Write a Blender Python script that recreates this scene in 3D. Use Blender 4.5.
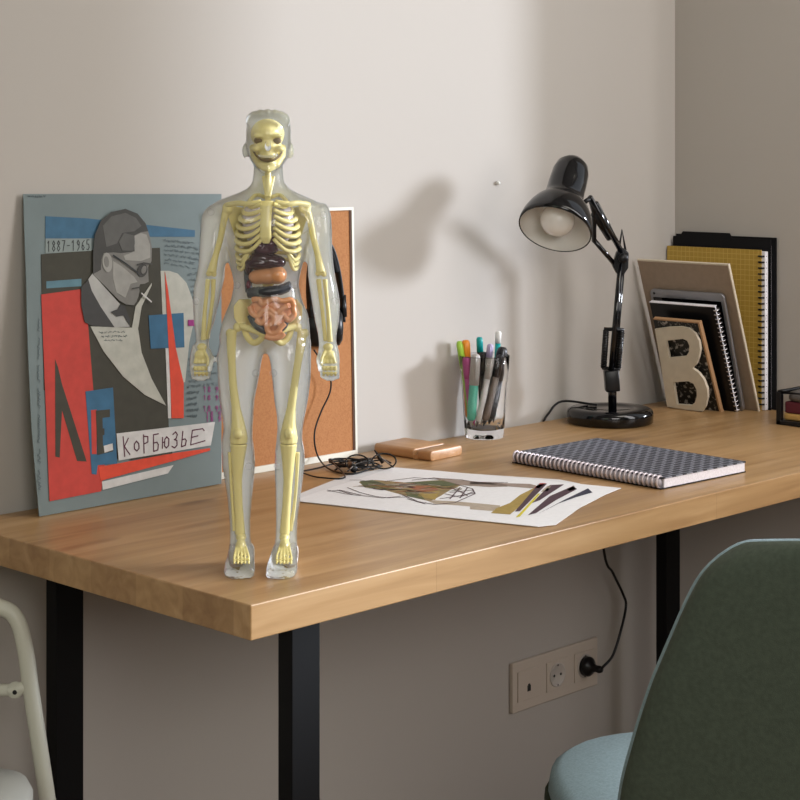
import bpy, bmesh, math, random
from mathutils import Vector, Matrix, Quaternion
random.seed(4)
for o in list(bpy.data.objects): bpy.data.objects.remove(o)
SC = bpy.context.scene
COL = SC.collection
PI = math.pi
# ------------------------------------------------------------------ camera
DZ = 0.75                    # desk top height
CH = 0.507                   # camera above desk top
FPX = 1767.0
CAM = Vector((-1.280, -1.493, DZ + CH))
FW = Vector((0.7125, 0.7017, 0)).normalized()
RT = Vector((FW.y, -FW.x, 0))
UP = Vector((0, 0, 1))
cam_d = bpy.data.cameras.new('camera'); cam = bpy.data.objects.new('camera', cam_d); COL.objects.link(cam)
cam.location = CAM
cam.rotation_euler = Matrix((RT, UP, -FW)).transposed().to_euler()
cam_d.sensor_width = 36; cam_d.lens = FPX / 800 * 36; cam_d.shift_y = -(400 - 148) / 800.0
cam_d.clip_start = 0.05
SC.camera = cam
SC.view_settings.view_transform = 'Standard'; SC.view_settings.look = 'None'
SC.view_settings.exposure = 0.64; SC.view_settings.gamma = 1
SC.cycles.transparent_max_bounces = 32; SC.cycles.max_bounces = 16
SC.cycles.transmission_bounces = 12; SC.cycles.caustics_reflective = False
# ------------------------------------------------------------------ world and lights
w = bpy.data.worlds.new('daylight'); SC.world = w; w.use_nodes = True
w.node_tree.nodes['Background'].inputs[0].default_value = (0.80, 0.84, 0.88, 1)
w.node_tree.nodes['Background'].inputs[1].default_value = 0.6
def area(name, loc, target, sx, sy, power, col):
    l = bpy.data.lights.new(name, 'AREA'); l.shape = 'RECTANGLE'; l.size = sx; l.size_y = sy
    l.energy = power; l.color = col
    o = bpy.data.objects.new(name, l); COL.objects.link(o); o.location = loc
    o.rotation_euler = (Vector(target) - Vector(loc)).to_track_quat('-Z', 'Y').to_euler()
    return o
def sunlamp(name, direction, strength, angle, col):
    l = bpy.data.lights.new(name, 'SUN'); l.energy = strength; l.angle = math.radians(angle); l.color = col
    o = bpy.data.objects.new(name, l); COL.objects.link(o); o.location = (4, -4, 4)
    o.rotation_euler = Vector(direction).to_track_quat('-Z', 'Y').to_euler()
    return o
sunlamp('low_sun', (-1.40, 1.0, -0.28), 2.5, 8.0, (0.84, 0.90, 1.0))
area('window_daylight_right', (1.60, -1.2, 1.65), (0.8, 0.45, 0.75), 0.9, 1.5, 16, (1.0, 0.97, 0.98))
area('window_daylight_behind', (-1.5, -3.3, 2.05), (0.4, 0.4, 1.0), 2.0, 1.1, 38, (1.0, 0.96, 0.91))  # added fill behind the camera, brightens the figure and other camera-facing sides
area('ceiling_daylight', (1.1, -0.8, 2.66), (1.1, -0.5, 0.75), 1.0, 0.9, 10, (1.0, 0.94, 0.84))  # added overhead fill, lights the desktop and leaves the wall below it darker
area('window_daylight_left', (-2.3, -1.2, 1.7), (0.3, 0.6, 1.0), 1.0, 1.3, 2.5, (0.85, 1.0, 0.70))  # added weak green fill that tints the left side

# ------------------------------------------------------------------ pixel ray helpers
def ray(px, py): return FW + RT * ((px - 400) / FPX) + UP * ((148 - py) / FPX)
def atD(px, py, d): return CAM + ray(px, py) * d
def onZ(px, py, z=DZ): r = ray(px, py); return CAM + r * ((z - CAM.z) / r.z)
def onY(px, py, y): r = ray(px, py); return CAM + r * ((y - CAM.y) / r.y)
def onX(px, py, x): r = ray(px, py); return CAM + r * ((x - CAM.x) / r.x)
def onP(px, py, p0, n): r = ray(px, py); return CAM + r * ((p0 - CAM).dot(n) / r.dot(n))
corner = onZ(675, 397.5)
YW = corner.y; XW = corner.x          # back wall, right wall
print('walls', XW, YW)

# ------------------------------------------------------------------ materials
def mat(name, col, rough=0.5, metal=0.0, **kw):
    m = bpy.data.materials.new(name); m.use_nodes = True
    b = m.node_tree.nodes['Principled BSDF']
    b.inputs['Base Color'].default_value = (*col, 1); b.inputs['Roughness'].default_value = rough
    b.inputs['Metallic'].default_value = metal
    nz = kw.pop('noise', None); bump = kw.pop('bump', None)
    for k, v in kw.items(): b.inputs[k].default_value = v
    N = m.node_tree.nodes; L = m.node_tree.links
    if nz:
        sc, amt = nz
        tc = N.new('ShaderNodeTexCoord'); t = N.new('ShaderNodeTexNoise'); t.inputs['Scale'].default_value = sc
        t.inputs['Detail'].default_value = 5
        L.new(tc.outputs['Object'], t.inputs['Vector'])
        r = N.new('ShaderNodeValToRGB'); L.new(t.outputs['Fac'], r.inputs[0])
        r.color_ramp.elements[0].position = 0.3; r.color_ramp.elements[1].position = 0.7
        r.color_ramp.elements[0].color = (*[c * (1 - amt) for c in col], 1)
        r.color_ramp.elements[1].color = (*[min(1, c * (1 + amt)) for c in col], 1)
        L.new(r.outputs[0], b.inputs['Base Color'])
    if bump:
        sc, st = bump
        tc = N.new('ShaderNodeTexCoord'); t = N.new('ShaderNodeTexNoise'); t.inputs['Scale'].default_value = sc
        L.new(tc.outputs['Object'], t.inputs['Vector'])
        bp = N.new('ShaderNodeBump'); bp.inputs['Strength'].default_value = st; bp.inputs['Distance'].default_value = 0.002
        L.new(t.outputs['Fac'], bp.inputs['Height']); L.new(bp.outputs[0], b.inputs['Normal'])
    return m
def wood(name, c1, c2, c3, stretch=(1.2, 14, 14), planks=None, rough=0.38):
    m = bpy.data.materials.new(name); m.use_nodes = True
    N = m.node_tree.nodes; L = m.node_tree.links; b = N['Principled BSDF']; b.inputs['Roughness'].default_value = rough
    tc = N.new('ShaderNodeTexCoord'); mp = N.new('ShaderNodeMapping'); mp.inputs['Scale'].default_value = stretch
    L.new(tc.outputs['Object'], mp.inputs[0])
    t = N.new('ShaderNodeTexNoise'); t.inputs['Scale'].default_value = 3.0; t.inputs['Detail'].default_value = 8; t.inputs['Distortion'].default_value = 0.7
    L.new(mp.outputs[0], t.inputs['Vector'])
    r = N.new('ShaderNodeValToRGB'); L.new(t.outputs['Fac'], r.inputs[0])
    r.color_ramp.elements[0].position = 0.28; r.color_ramp.elements[0].color = (*c1, 1)
    r.color_ramp.elements[1].position = 0.72; r.color_ramp.elements[1].color = (*c3, 1)
    e = r.color_ramp.elements.new(0.5); e.color = (*c2, 1)
    out = r.outputs[0]
    if planks:
        bk = N.new('ShaderNodeTexBrick'); bk.inputs['Scale'].default_value = 1.0
        bk.inputs['Brick Width'].default_value = planks[0]; bk.inputs['Row Height'].default_value = planks[1]
        bk.inputs['Mortar Size'].default_value = 0.0006; bk.inputs['Bias'].default_value = 0.0
        bk.inputs['Color1'].default_value = (0.80, 0.79, 0.77, 1); bk.inputs['Color2'].default_value = (1.08, 1.07, 1.05, 1)
        bk.inputs['Mortar'].default_value = (0.72, 0.66, 0.6, 1)
        L.new(tc.outputs['Object'], bk.inputs['Vector'])
        mx = N.new('ShaderNodeMix'); mx.data_type = 'RGBA'; mx.blend_type = 'MULTIPLY'; mx.inputs[0].default_value = 0.55
        L.new(out, mx.inputs[6]); L.new(bk.outputs[0], mx.inputs[7]); out = mx.outputs[2]
    # knots
    k = N.new('ShaderNodeTexNoise'); k.inputs['Scale'].default_value = 2.2; mk = N.new('ShaderNodeMapping'); mk.inputs['Scale'].default_value = (2, 5, 5)
    L.new(tc.outputs['Object'], mk.inputs[0]); L.new(mk.outputs[0], k.inputs['Vector'])
    kr = N.new('ShaderNodeValToRGB'); kr.color_ramp.elements[0].position = 0.68; kr.color_ramp.elements[0].color = (1, 1, 1, 1)
    kr.color_ramp.elements[1].position = 0.80; kr.color_ramp.elements[1].color = (0.45, 0.4, 0.36, 1)
    L.new(k.outputs['Fac'], kr.inputs[0])
    m2 = N.new('ShaderNodeMix'); m2.data_type = 'RGBA'; m2.blend_type = 'MULTIPLY'; m2.inputs[0].default_value = 1
    L.new(out, m2.inputs[6]); L.new(kr.outputs[0], m2.inputs[7])
    L.new(m2.outputs[2], b.inputs['Base Color'])
    return m
def two_tone(name, c1, c2, kind='voronoi', scale=200, rough=0.6, lo=0.35, hi=0.5, vec=None):
    m = bpy.data.materials.new(name); m.use_nodes = True
    N = m.node_tree.nodes; L = m.node_tree.links; b = N['Principled BSDF']; b.inputs['Roughness'].default_value = rough
    tc = N.new('ShaderNodeTexCoord'); t = N.new('ShaderNodeTexVoronoi' if kind == 'voronoi' else 'ShaderNodeTexNoise')
    t.inputs['Scale'].default_value = scale
    mp = N.new('ShaderNodeMapping'); mp.inputs['Scale'].default_value = vec or (1, 1, 1)
    L.new(tc.outputs['Object'], mp.inputs[0]); L.new(mp.outputs[0], t.inputs['Vector'])
    r = N.new('ShaderNodeValToRGB'); r.color_ramp.elements[0].position = lo; r.color_ramp.elements[1].position = hi
    r.color_ramp.elements[0].color = (*c1, 1); r.color_ramp.elements[1].color = (*c2, 1)
    L.new(t.outputs['Distance' if kind == 'voronoi' else 'Fac'], r.inputs[0]); L.new(r.outputs[0], b.inputs['Base Color'])
    return m
def shell_mat(name, white, tint, edge=0.75, lo=0.05, dark=0.0):
    """clear moulded plastic: mostly see-through, milky by `white`, mirror-like towards grazing angles"""
    m = bpy.data.materials.new(name); m.use_nodes = True
    N = m.node_tree.nodes; L = m.node_tree.links; N.clear()
    out = N.new('ShaderNodeOutputMaterial')
    tr = N.new('ShaderNodeBsdfTransparent'); tr.inputs[0].default_value = (0.99, 0.99, 1, 1)
    df = N.new('ShaderNodeBsdfDiffuse'); df.inputs[0].default_value = (*tint, 1)
    tl = N.new('ShaderNodeBsdfTranslucent'); tl.inputs[0].default_value = (*tint, 1)
    gl = N.new('ShaderNodeBsdfGlossy'); gl.inputs[0].default_value = (0.95, 0.96, 1, 1); gl.inputs['Roughness'].default_value = 0.035
    m1 = N.new('ShaderNodeMixShader'); m1.inputs[0].default_value = 0.10
    L.new(df.outputs[0], m1.inputs[1]); L.new(tl.outputs[0], m1.inputs[2])
    m2 = N.new('ShaderNodeMixShader'); m2.inputs[0].default_value = white
    L.new(tr.outputs[0], m2.inputs[1]); L.new(m1.outputs[0], m2.inputs[2])
    lw = N.new('ShaderNodeLayerWeight'); lw.inputs['Blend'].default_value = 0.35
    tc = N.new('ShaderNodeTexCoord'); nz = N.new('ShaderNodeTexNoise'); nz.inputs['Scale'].default_value = 55
    mp = N.new('ShaderNodeMapping'); mp.inputs['Scale'].default_value = (1, 1, 0.35)
    L.new(tc.outputs['Object'], mp.inputs[0]); L.new(mp.outputs[0], nz.inputs['Vector'])
    bp = N.new('ShaderNodeBump'); bp.inputs['Strength'].default_value = 0.5; bp.inputs['Distance'].default_value = 0.004
    L.new(nz.outputs['Fac'], bp.inputs['Height'])
    L.new(bp.outputs[0], gl.inputs['Normal']); L.new(bp.outputs[0], lw.inputs['Normal'])
    mr = N.new('ShaderNodeMapRange'); mr.inputs['From Min'].default_value = 0; mr.inputs['From Max'].default_value = 1
    mr.inputs['To Min'].default_value = lo; mr.inputs['To Max'].default_value = edge
    lw.inputs['Blend'].default_value = 0.5
    pg = N.new('ShaderNodeMath'); pg.operation = 'POWER'; pg.inputs[1].default_value = 3.5; L.new(lw.outputs['Facing'], pg.inputs[0]); L.new(pg.outputs[0], mr.inputs['Value'])
    td = N.new('ShaderNodeBsdfTransparent'); td.inputs[0].default_value = (0.30, 0.31, 0.36, 1)
    me_ = N.new('ShaderNodeMixShader'); me_.inputs[0].default_value = 0.45
    lw2 = N.new('ShaderNodeLayerWeight'); lw2.inputs['Blend'].default_value = 0.5
    pw = N.new('ShaderNodeMath'); pw.operation = 'POWER'; pw.inputs[1].default_value = 3.0; L.new(lw2.outputs['Facing'], pw.inputs[0])
    pm_ = N.new('ShaderNodeMath'); pm_.operation = 'MULTIPLY'; pm_.inputs[1].default_value = dark; L.new(pw.outputs[0], pm_.inputs[0])
    L.new(pm_.outputs[0], me_.inputs[0]); L.new(m2.outputs[0], me_.inputs[1]); L.new(td.outputs[0], me_.inputs[2]); m2 = me_
    m3 = N.new('ShaderNodeMixShader'); L.new(mr.outputs[0], m3.inputs[0]); L.new(m2.outputs[0], m3.inputs[1]); L.new(gl.outputs[0], m3.inputs[2])
    L.new(m3.outputs[0], out.inputs[0])
    return m

M = {}
M['wall'] = mat('wall_paint', (0.44, 0.41, 0.378), 0.9, bump=(60, 0.05))
M['wall_dark'] = mat('muted_green_wall_paint', (0.36, 0.36, 0.31), 0.9)
M['floor'] = wood('floor_boards', (0.16, 0.10, 0.06), (0.22, 0.14, 0.085), (0.27, 0.18, 0.11), planks=(1.2, 0.14))
M['ceiling'] = mat('ceiling_paint', (0.5, 0.49, 0.46), 0.9)
M['frame_white'] = mat('white_joinery', (0.75, 0.75, 0.72), 0.4)
M['oak'] = wood('oak_worktop', (0.32, 0.180, 0.075), (0.41, 0.245, 0.108), (0.49, 0.31, 0.152), planks=(0.6, 0.09), rough=0.36)
M['black_steel'] = mat('black_powder_coat', (0.003, 0.003, 0.0035), 0.55, **{'Specular IOR Level': 0.15})
M['black_gloss'] = mat('black_lacquer', (0.002, 0.002, 0.003), 0.10)
M['black'] = mat('black_plastic', (0.004, 0.004, 0.005), 0.35, **{'Specular IOR Level': 0.35})
M['black_soft'] = mat('black_padding', (0.005, 0.005, 0.006), 0.75, **{'Specular IOR Level': 0.2})
M['white'] = mat('white_paper', (0.82, 0.82, 0.82), 0.7)
M['pages'] = mat('page_edges', (0.80, 0.78, 0.84), 0.8, noise=(400, 0.1))
M['cork'] = two_tone('cork', (0.31, 0.122, 0.040), (0.385, 0.165, 0.058), 'noise', 420, 0.9, 0.3, 0.6)
M['steel'] = mat('bright_metal', (0.75, 0.73, 0.76), 0.2, 1.0)
M['chrome_paint'] = mat('shade_inside', (0.80, 0.78, 0.74), 0.35)

# ------------------------------------------------------------------ mesh builder
class MB:
    def __init__(s, xf=None): s.v = []; s.f = []; s.m = []; s.cm = 0; s.xf = xf; s.sm = []; s.csm = True
    def add(s, vs, fs, smooth=None):
        n = len(s.v)
        s.v += [(s.xf @ Vector(v) if s.xf else Vector(v)) for v in vs]
        for f in fs: s.f.append([i + n for i in f]); s.m.append(s.cm); s.sm.append(s.csm if smooth is None else smooth)
        return s
    def box(s, a, b, mtx=None):
        x0, y0, z0 = a; x1, y1, z1 = b
        vs = [Vector(p) for p in ((x0,y0,z0),(x1,y0,z0),(x1,y1,z0),(x0,y1,z0),(x0,y0,z1),(x1,y0,z1),(x1,y1,z1),(x0,y1,z1))]
        if mtx: vs = [mtx @ p for p in vs]
        return s.add(vs, [(3,2,1,0),(4,5,6,7),(0,1,5,4),(1,2,6,5),(2,3,7,6),(3,0,4,7)], False)
    def tube(s, pts, r, n=10, cap=True, closed=False, ry=None):
        pts = [Vector(p) for p in pts]; k = len(pts)
        rs = r if isinstance(r, (list, tuple)) else [r] * k
        vs = []; fs = []; prev = None
        for i, p in enumerate(pts):
            if closed: t = pts[(i+1) % k] - pts[i-1]
            else: t = pts[min(i+1, k-1)] - pts[max(i-1, 0)]
            if t.length < 1e-9: t = Vector((0,0,1))
            t.normalize()
            if prev is None:
                a = Vector((0,0,1)) if abs(t.z) < 0.9 else Vector((1,0,0))
                u = t.cross(a).normalized()
            else:
                u = prev - t * prev.dot(t)
                if u.length < 1e-6: u = t.orthogonal()
                u.normalize()
            prev = u; v = t.cross(u)
            for j in range(n):
                q = 2*PI*j/n; vs.append(p + (u*math.cos(q) + v*math.sin(q)*(ry or 1)) * rs[i])
        m = k if closed else k-1
        for i in range(m):
            for j in range(n):
                a = i*n+j; b = i*n+(j+1) % n; c = ((i+1) % k)*n+(j+1) % n; d = ((i+1) % k)*n+j
                fs.append((a, b, c, d))
        if cap and not closed:
            fs.append(tuple(range(n-1, -1, -1))); fs.append(tuple((k-1)*n+j for j in range(n)))
        return s.add(vs, fs)
    def loft(s, rings, cap=True):
        n = len(rings[0]); vs = [p for r in rings for p in r]; fs = []
        for i in range(len(rings)-1):
            for j in range(n):
                fs.append((i*n+j, i*n+(j+1) % n, (i+1)*n+(j+1) % n, (i+1)*n+j))
        if cap: fs.append(tuple(range(n-1, -1, -1))); fs.append(tuple((len(rings)-1)*n+j for j in range(n)))
        return s.add(vs, fs)
    def lathe(s, prof, n=40, o=(0,0,0), axis=(0,0,1), cap=True):
        o = Vector(o); q = Vector((0,0,1)).rotation_difference(Vector(axis).normalized())
        rings = [[o + q @ Vector((max(r, 1e-5)*math.cos(2*PI*j/n), max(r, 1e-5)*math.sin(2*PI*j/n), z)) for j in range(n)] for r, z in prof]
        return s.loft(rings, cap)
    def ell(s, c, r, n=20, rot=None):
        c = Vector(c); r = Vector(r) if not isinstance(r, (int, float)) else Vector((r, r, r))
        rings = []
        h = max(6, n//2)
        for i in range(h+1):
            a = -PI/2 + PI*i/h; rr = max(math.cos(a), 1e-4)
            ring = []
            for j in range(n):
                p = Vector((rr*math.cos(2*PI*j/n)*r.x, rr*math.sin(2*PI*j/n)*r.y, math.sin(a)*r.z))
                if rot: p = rot @ p
                ring.append(c + p)
            rings.append(ring)
        return s.loft(rings)
    def prism(s, poly, d):       # poly: list of 3d points, extruded along vector d
        n = len(poly); poly = [Vector(p) for p in poly]; d = Vector(d)
        vs = poly + [p + d for p in poly]
        fs = [tuple(range(n-1, -1, -1)), tuple(range(n, 2*n))] + [(i, (i+1) % n, n+(i+1) % n, n+i) for i in range(n)]
        return s.add(vs, fs, False)
    def stroke(s, pts, wd, nrm, th=0.0002):   # flat line of width wd lying on a plane with normal nrm
        pts = [Vector(p) for p in pts]; nrm = Vector(nrm).normalized()
        for a, b in zip(pts[:-1], pts[1:]):
            t = b - a
            if t.length < 1e-7: continue
            t.normalize(); u = nrm.cross(t) * wd/2; e = t*wd*0.3
            s.prism([a-u-e, b-u+e, b+u+e, a+u-e], nrm*th)
        return s
    def mesh(s, name, mats, origin=None):
        me = bpy.data.meshes.new(name)
        o = Vector(origin) if origin is not None else Vector((0,0,0))
        me.from_pydata([tuple(v - o) for v in s.v], [], s.f)
        for m_ in (mats if isinstance(mats, (list, tuple)) else [mats]): me.materials.append(m_)
        for p, mi, sm in zip(me.polygons, s.m, s.sm): p.material_index = mi; p.use_smooth = sm
        bm = bmesh.new(); bm.from_mesh(me)
        bmesh.ops.recalc_face_normals(bm, faces=bm.faces); bm.to_mesh(me); bm.free()
        return me
ORG = {}
def props(o, label=None, cat=None, group=None, kind=None):
    if label: o['label'] = label
    if cat: o['category'] = cat
    if group: o['group'] = group
    if kind: o['kind'] = kind
    return o
def thing(name, loc, label, cat, group=None, mtx=None):
    o = bpy.data.objects.new(name, None); COL.objects.link(o); o.empty_display_size = 0.05
    m = mtx if mtx else Matrix.Translation(Vector(loc)); o.matrix_world = m; ORG[o.name] = m
    return props(o, label, cat, group)
def bevel(o, wd, seg=2, ang=40):
    b = o.modifiers.new('bevel', 'BEVEL'); b.width = wd; b.segments = seg; b.limit_method = 'ANGLE'; b.angle_limit = math.radians(ang); return o
def part(name, mb, mats, parent, local=False, bev=None, label=None, kind=None, sub=0):
    me = mb.mesh(name, mats)
    M0 = ORG[parent.name]
    if not local: me.transform(M0.inverted())
    o = bpy.data.objects.new(name, me); COL.objects.link(o); o.parent = parent
    ORG[o.name] = M0
    if bev: bevel(o, bev)
    if sub: x = o.modifiers.new('s', 'SUBSURF'); x.levels = sub; x.render_levels = sub
    return props(o, label, None, None, kind)
def solo(name, mb, mats, loc, label=None, cat=None, group=None, kind=None, bev=None, sub=0):
    me = mb.mesh(name, mats, origin=loc); o = bpy.data.objects.new(name, me); COL.objects.link(o); o.location = Vector(loc)
    if bev: bevel(o, bev)
    if sub: x = o.modifiers.new('s', 'SUBSURF'); x.levels = sub; x.render_levels = sub
    return props(o, label, cat, group, kind)
def smooth_path(pts, k=8):
    pts = [Vector(p) for p in pts]; out = []
    P = [pts[0]*2 - pts[1]] + pts + [pts[-1]*2 - pts[-2]]
    for i in range(1, len(P)-2):
        for j in range(k):
            t = j/k; a, b, c, d = P[i-1], P[i], P[i+1], P[i+2]
            out.append(0.5*((2*b) + (c-a)*t + (2*a-5*b+4*c-d)*t*t + (3*b-a-3*c+d)*t*t*t))
    out.append(pts[-1]); return out
def fuse(mb, voxel, smooth=4, cut=None, sfac=0.5):
    """union of overlapping closed volumes as one continuous surface, smoothed, with optional carved recesses"""
    me = mb.mesh('tmp', []); o = bpy.data.objects.new('tmp', me); COL.objects.link(o)
    r = o.modifiers.new('r', 'REMESH'); r.mode = 'VOXEL'; r.voxel_size = voxel
    tmp = [o]
    if cut:
        cm = bpy.data.objects.new('tmpc', cut.mesh('tmpc', [])); COL.objects.link(cm); tmp.append(cm)
        rc = cm.modifiers.new('r', 'REMESH'); rc.mode = 'VOXEL'; rc.voxel_size = voxel
        b = o.modifiers.new('b', 'BOOLEAN'); b.operation = 'DIFFERENCE'; b.object = cm; b.solver = 'EXACT'
        r2 = o.modifiers.new('r2', 'REMESH'); r2.mode = 'VOXEL'; r2.voxel_size = voxel
    sm = o.modifiers.new('s', 'SMOOTH'); sm.iterations = smooth; sm.factor = sfac
    dg = bpy.context.evaluated_depsgraph_get(); dg.update()
    res = bpy.data.meshes.new_from_object(o.evaluated_get(dg))
    out = MB(); out.v = [v.co.copy() for v in res.vertices]; out.f = [list(p.vertices) for p in res.polygons]
    out.m = [0]*len(out.f); out.sm = [True]*len(out.f)
    for t in tmp: bpy.data.objects.remove(t)
    return out

# ------------------------------------------------------------------ room
XL, YF, ZC = -2.6, -3.6, 2.7
def structure(name, mb, m, loc=(0,0,0)): return solo(name, mb, m, loc, kind='structure')
structure('wall_back', MB().box((XL-.1, YW, 0), (XW+.2, YW+.12, ZC)), M['wall'])
# right wall with two tall window openings
def opening(ya, yb_, n):      # ya < yb_
    z0_, z1_ = WZ
    structure('window_%d' % n, MB().box((XW+.05, ya, z0_), (XW+.10, ya+.04, z1_)).box((XW+.05, yb_-.04, z0_), (XW+.10, yb_, z1_))
        .box((XW+.05, ya+.04, z1_-.05), (XW+.10, yb_-.04, z1_)).box((XW+.05, ya+.04, z0_), (XW+.10, yb_-.04, z0_+.05)), M['frame_white'])
WZ = (0.80, 2.45)
ys = [YF, YW-2.6, YW-1.45, YW-0.98, YW-0.33, YW]
rw = MB()
for i in (0, 2, 4): rw.box((XW, ys[i], 0), (XW+.10, ys[i+1], ZC))
for i in (1, 3): rw.box((XW, ys[i], 0), (XW+.10, ys[i+1], WZ[0])).box((XW, ys[i], WZ[1]), (XW+.10, ys[i+1], ZC)); opening(ys[i], ys[i+1], (i+1)//2)
structure('wall_right', rw, M['wall'])
structure('wall_left', MB().box((XL-.1, YF, 0), (XL, YW, ZC)), M['wall_dark'])
structure('wall_front', MB().box((XL-.1, YF-.1, 0), (XW+.15, YF, ZC)), M['wall_dark'])
structure('floor', MB().box((XL-.1, YF-.1, -.05), (XW+.2, YW+.12, 0)), M['floor'])
structure('ceiling', MB().box((XL-.1, YF-.1, ZC), (XW+.2, YW+.12, ZC+.05)), M['ceiling'])
# small filled nail hole in the plaster
nh = onY(497, 183, YW)
solo('wall_nail', MB().lathe([(0.0, 0), (0.003, 0.0), (0.004, 0.003), (0.0025, 0.006), (0, 0.0065)], 12, nh, (0,-1,0)), M['frame_white'], nh,
     'small painted nail in the bare wall left of the desk lamp head', 'nail')

# ------------------------------------------------------------------ desk
DT = 0.04
dx1, dy1 = XW-0.004, YW-0.012
desk = thing('desk', (0.6, 0.3, 0), 'long oak topped desk on black steel legs filling the wall under the poster', 'desk')
part('tabletop', MB().box((0, 0, DZ-DT), (dx1, dy1, DZ)), M['oak'], desk, bev=0.0015)
def leg(x, y, a, b): return MB().box((x, y, 0), (x+a, y+b, DZ-DT))
ly0 = 0.022; lx0 = onY(292, 640, ly0).x; lx1 = onY(320, 640, ly0).x; ly1 = onX(278, 640, lx0).y
LA, LB = lx1-lx0, ly1-ly0
by1 = onX(46, 640, lx0).y
rx0 = onY(656, 600, by1).x
print('legs', lx0, LA, LB, by1, rx0)
for (x, y) in ((lx0, ly0), (lx0, by1-LB), (rx0, ly0), (rx0, by1-LB)):
    part('leg', leg(x, y, LA, LB), M['black_steel'], desk, bev=0.001)
for x in (lx0, rx0):
    part('leg_crossbar', MB().box((x, ly0+LB, 0), (x+LA, by1-LB, 0.03)), M['black_steel'], desk)

# ------------------------------------------------------------------ chair in the foreground (green shell, blue seat)
M['chair_green'] = mat('green_upholstery', (0.060, 0.080, 0.058), 0.85, noise=(180, 0.15), bump=(900, 0.3))
M['seat_blue'] = mat('blue_grey_fabric', (0.30, 0.42, 0.48), 0.85, noise=(300, 0.12), bump=(900, 0.3))
def build_chair():
    cc = CAM + FW*2.03 + RT*0.435
    rot = Matrix.Translation((cc.x, cc.y, 0)) @ Matrix.Rotation(math.atan2(FW.y, FW.x) - PI/2 + math.radians(8), 4, 'Z')
    t = thing('upholstered_chair', None, 'dark green upholstered chair with pale blue seat drawn up to the desk', 'chair', mtx=rot)
    # local: +y faces the desk, seat centre at origin, back at y=-0.21
    def surf(u, v, off):
        # u -1..1 across, v 0 (seat junction) .. 1 (top)
        z = 0.44 + 0.428*v
        T = ((0, .205), (.2, .226), (.356, .223), (.52, .210), (.63, .199), (.79, .177), (.86, .167), (.92, .155), (.965, .138), (1.0, .112))
        wv = .112
        for (a1, w1), (a2, w2) in zip(T, T[1:]):
            if a1 <= v <= a2: wv = w1 + (w2-w1)*(v-a1)/(a2-a1); break
        x = u*wv*1.0
        y = -0.195 - 0.085*v + 0.10*(abs(u)**2.2)*(1-0.35*v)
        z -= 0.012*(abs(u)**3)*v
        return Vector((x, y - off, z))
    nu, nv = 24, 24
    mb = MB(); g = {}
    vs = []; fs = []
    for s_, off in ((0, -0.014), (1, 0.014)):
        for i in range(nu+1):
            for j in range(nv+1):
                g[s_, i, j] = len(vs); vs.append(surf(-1+2*i/nu, j/nv, off))
    for s_ in (0, 1):
        for i in range(nu):
            for j in range(nv):
                f = (g[s_,i,j], g[s_,i+1,j], g[s_,i+1,j+1], g[s_,i,j+1]); fs.append(f if s_ else f[::-1])
    rim = [(i, 0) for i in range(nu)] + [(nu, j) for j in range(nv)] + [(i, nv) for i in range(nu, 0, -1)] + [(0, j) for j in range(nv, 0, -1)]
    for a, b in zip(rim, rim[1:]+rim[:1]): fs.append((g[0,*a], g[0,*b], g[1,*b], g[1,*a]))
    mb.add(vs, fs)
    bk = part('backrest', mb, M['chair_green'], t, local=True, sub=1)
    fp = MB(); vs = []; fs = []
    for s_, off in ((0, -0.025), (1, -0.0142)):
        for i in range(nu+1):
            for j in range(nv+1):
                p_ = surf(-1+2*i/nu, j/nv, off); p_.x *= 0.985; p_.z -= 0.002*(j/nv); vs.append(p_)
    for s_ in (0, 1):
        for i in range(nu):
            for j in range(nv):
                f = (g[s_,i,j], g[s_,i+1,j], g[s_,i+1,j+1], g[s_,i,j+1]); fs.append(f if s_ else f[::-1])
    for a, b in zip(rim, rim[1:]+rim[:1]): fs.append((g[0,*a], g[0,*b], g[1,*b], g[1,*a]))
    fp.add(vs, fs)
    part('backrest_pad', fp, M['seat_blue'], t, local=True, sub=1, label='pale blue grey inner side of the backrest')
    # seat pad
    def ring(sc, z, fr=0):
        out = []
        for k in range(40):
            q = 2*PI*k/40; c, s2 = math.cos(q), math.sin(q)
            x = 0.232*sc*math.copysign(abs(c)**0.62, c); y = 0.262*sc*math.copysign(abs(s2)**0.62, s2) + 0.075
            out.append(Vector((x, y, z)))
        return out
    part('seat', MB().loft([ring(0.90, 0.428), ring(0.97, 0.438), ring(1.0, 0.458), ring(0.985, 0.476), ring(0.93, 0.487), ring(0.6, 0.490), ring(0.1, 0.486)]), M['seat_blue'], t, local=True, label='pale blue grey fabric seat')
    part('seat_shell', MB().loft([ring(0.5, 0.405), ring(0.9, 0.395), ring(1.01, 0.430), ring(1.02, 0.448), ring(0.96, 0.448), ring(0.90, 0.4275)]), M['chair_green'], t, local=True)
    for sx in (-1, 1):
        for sy in (-1, 1):
            part('leg', MB().tube([(0.15*sx, 0.02+0.13*sy, 0.395), (0.22*sx, 0.02+0.20*sy, 0.0)], [0.013, 0.009], 14), M['black_steel'], t, local=True)
CHROT = 0
build_chair()

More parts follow.
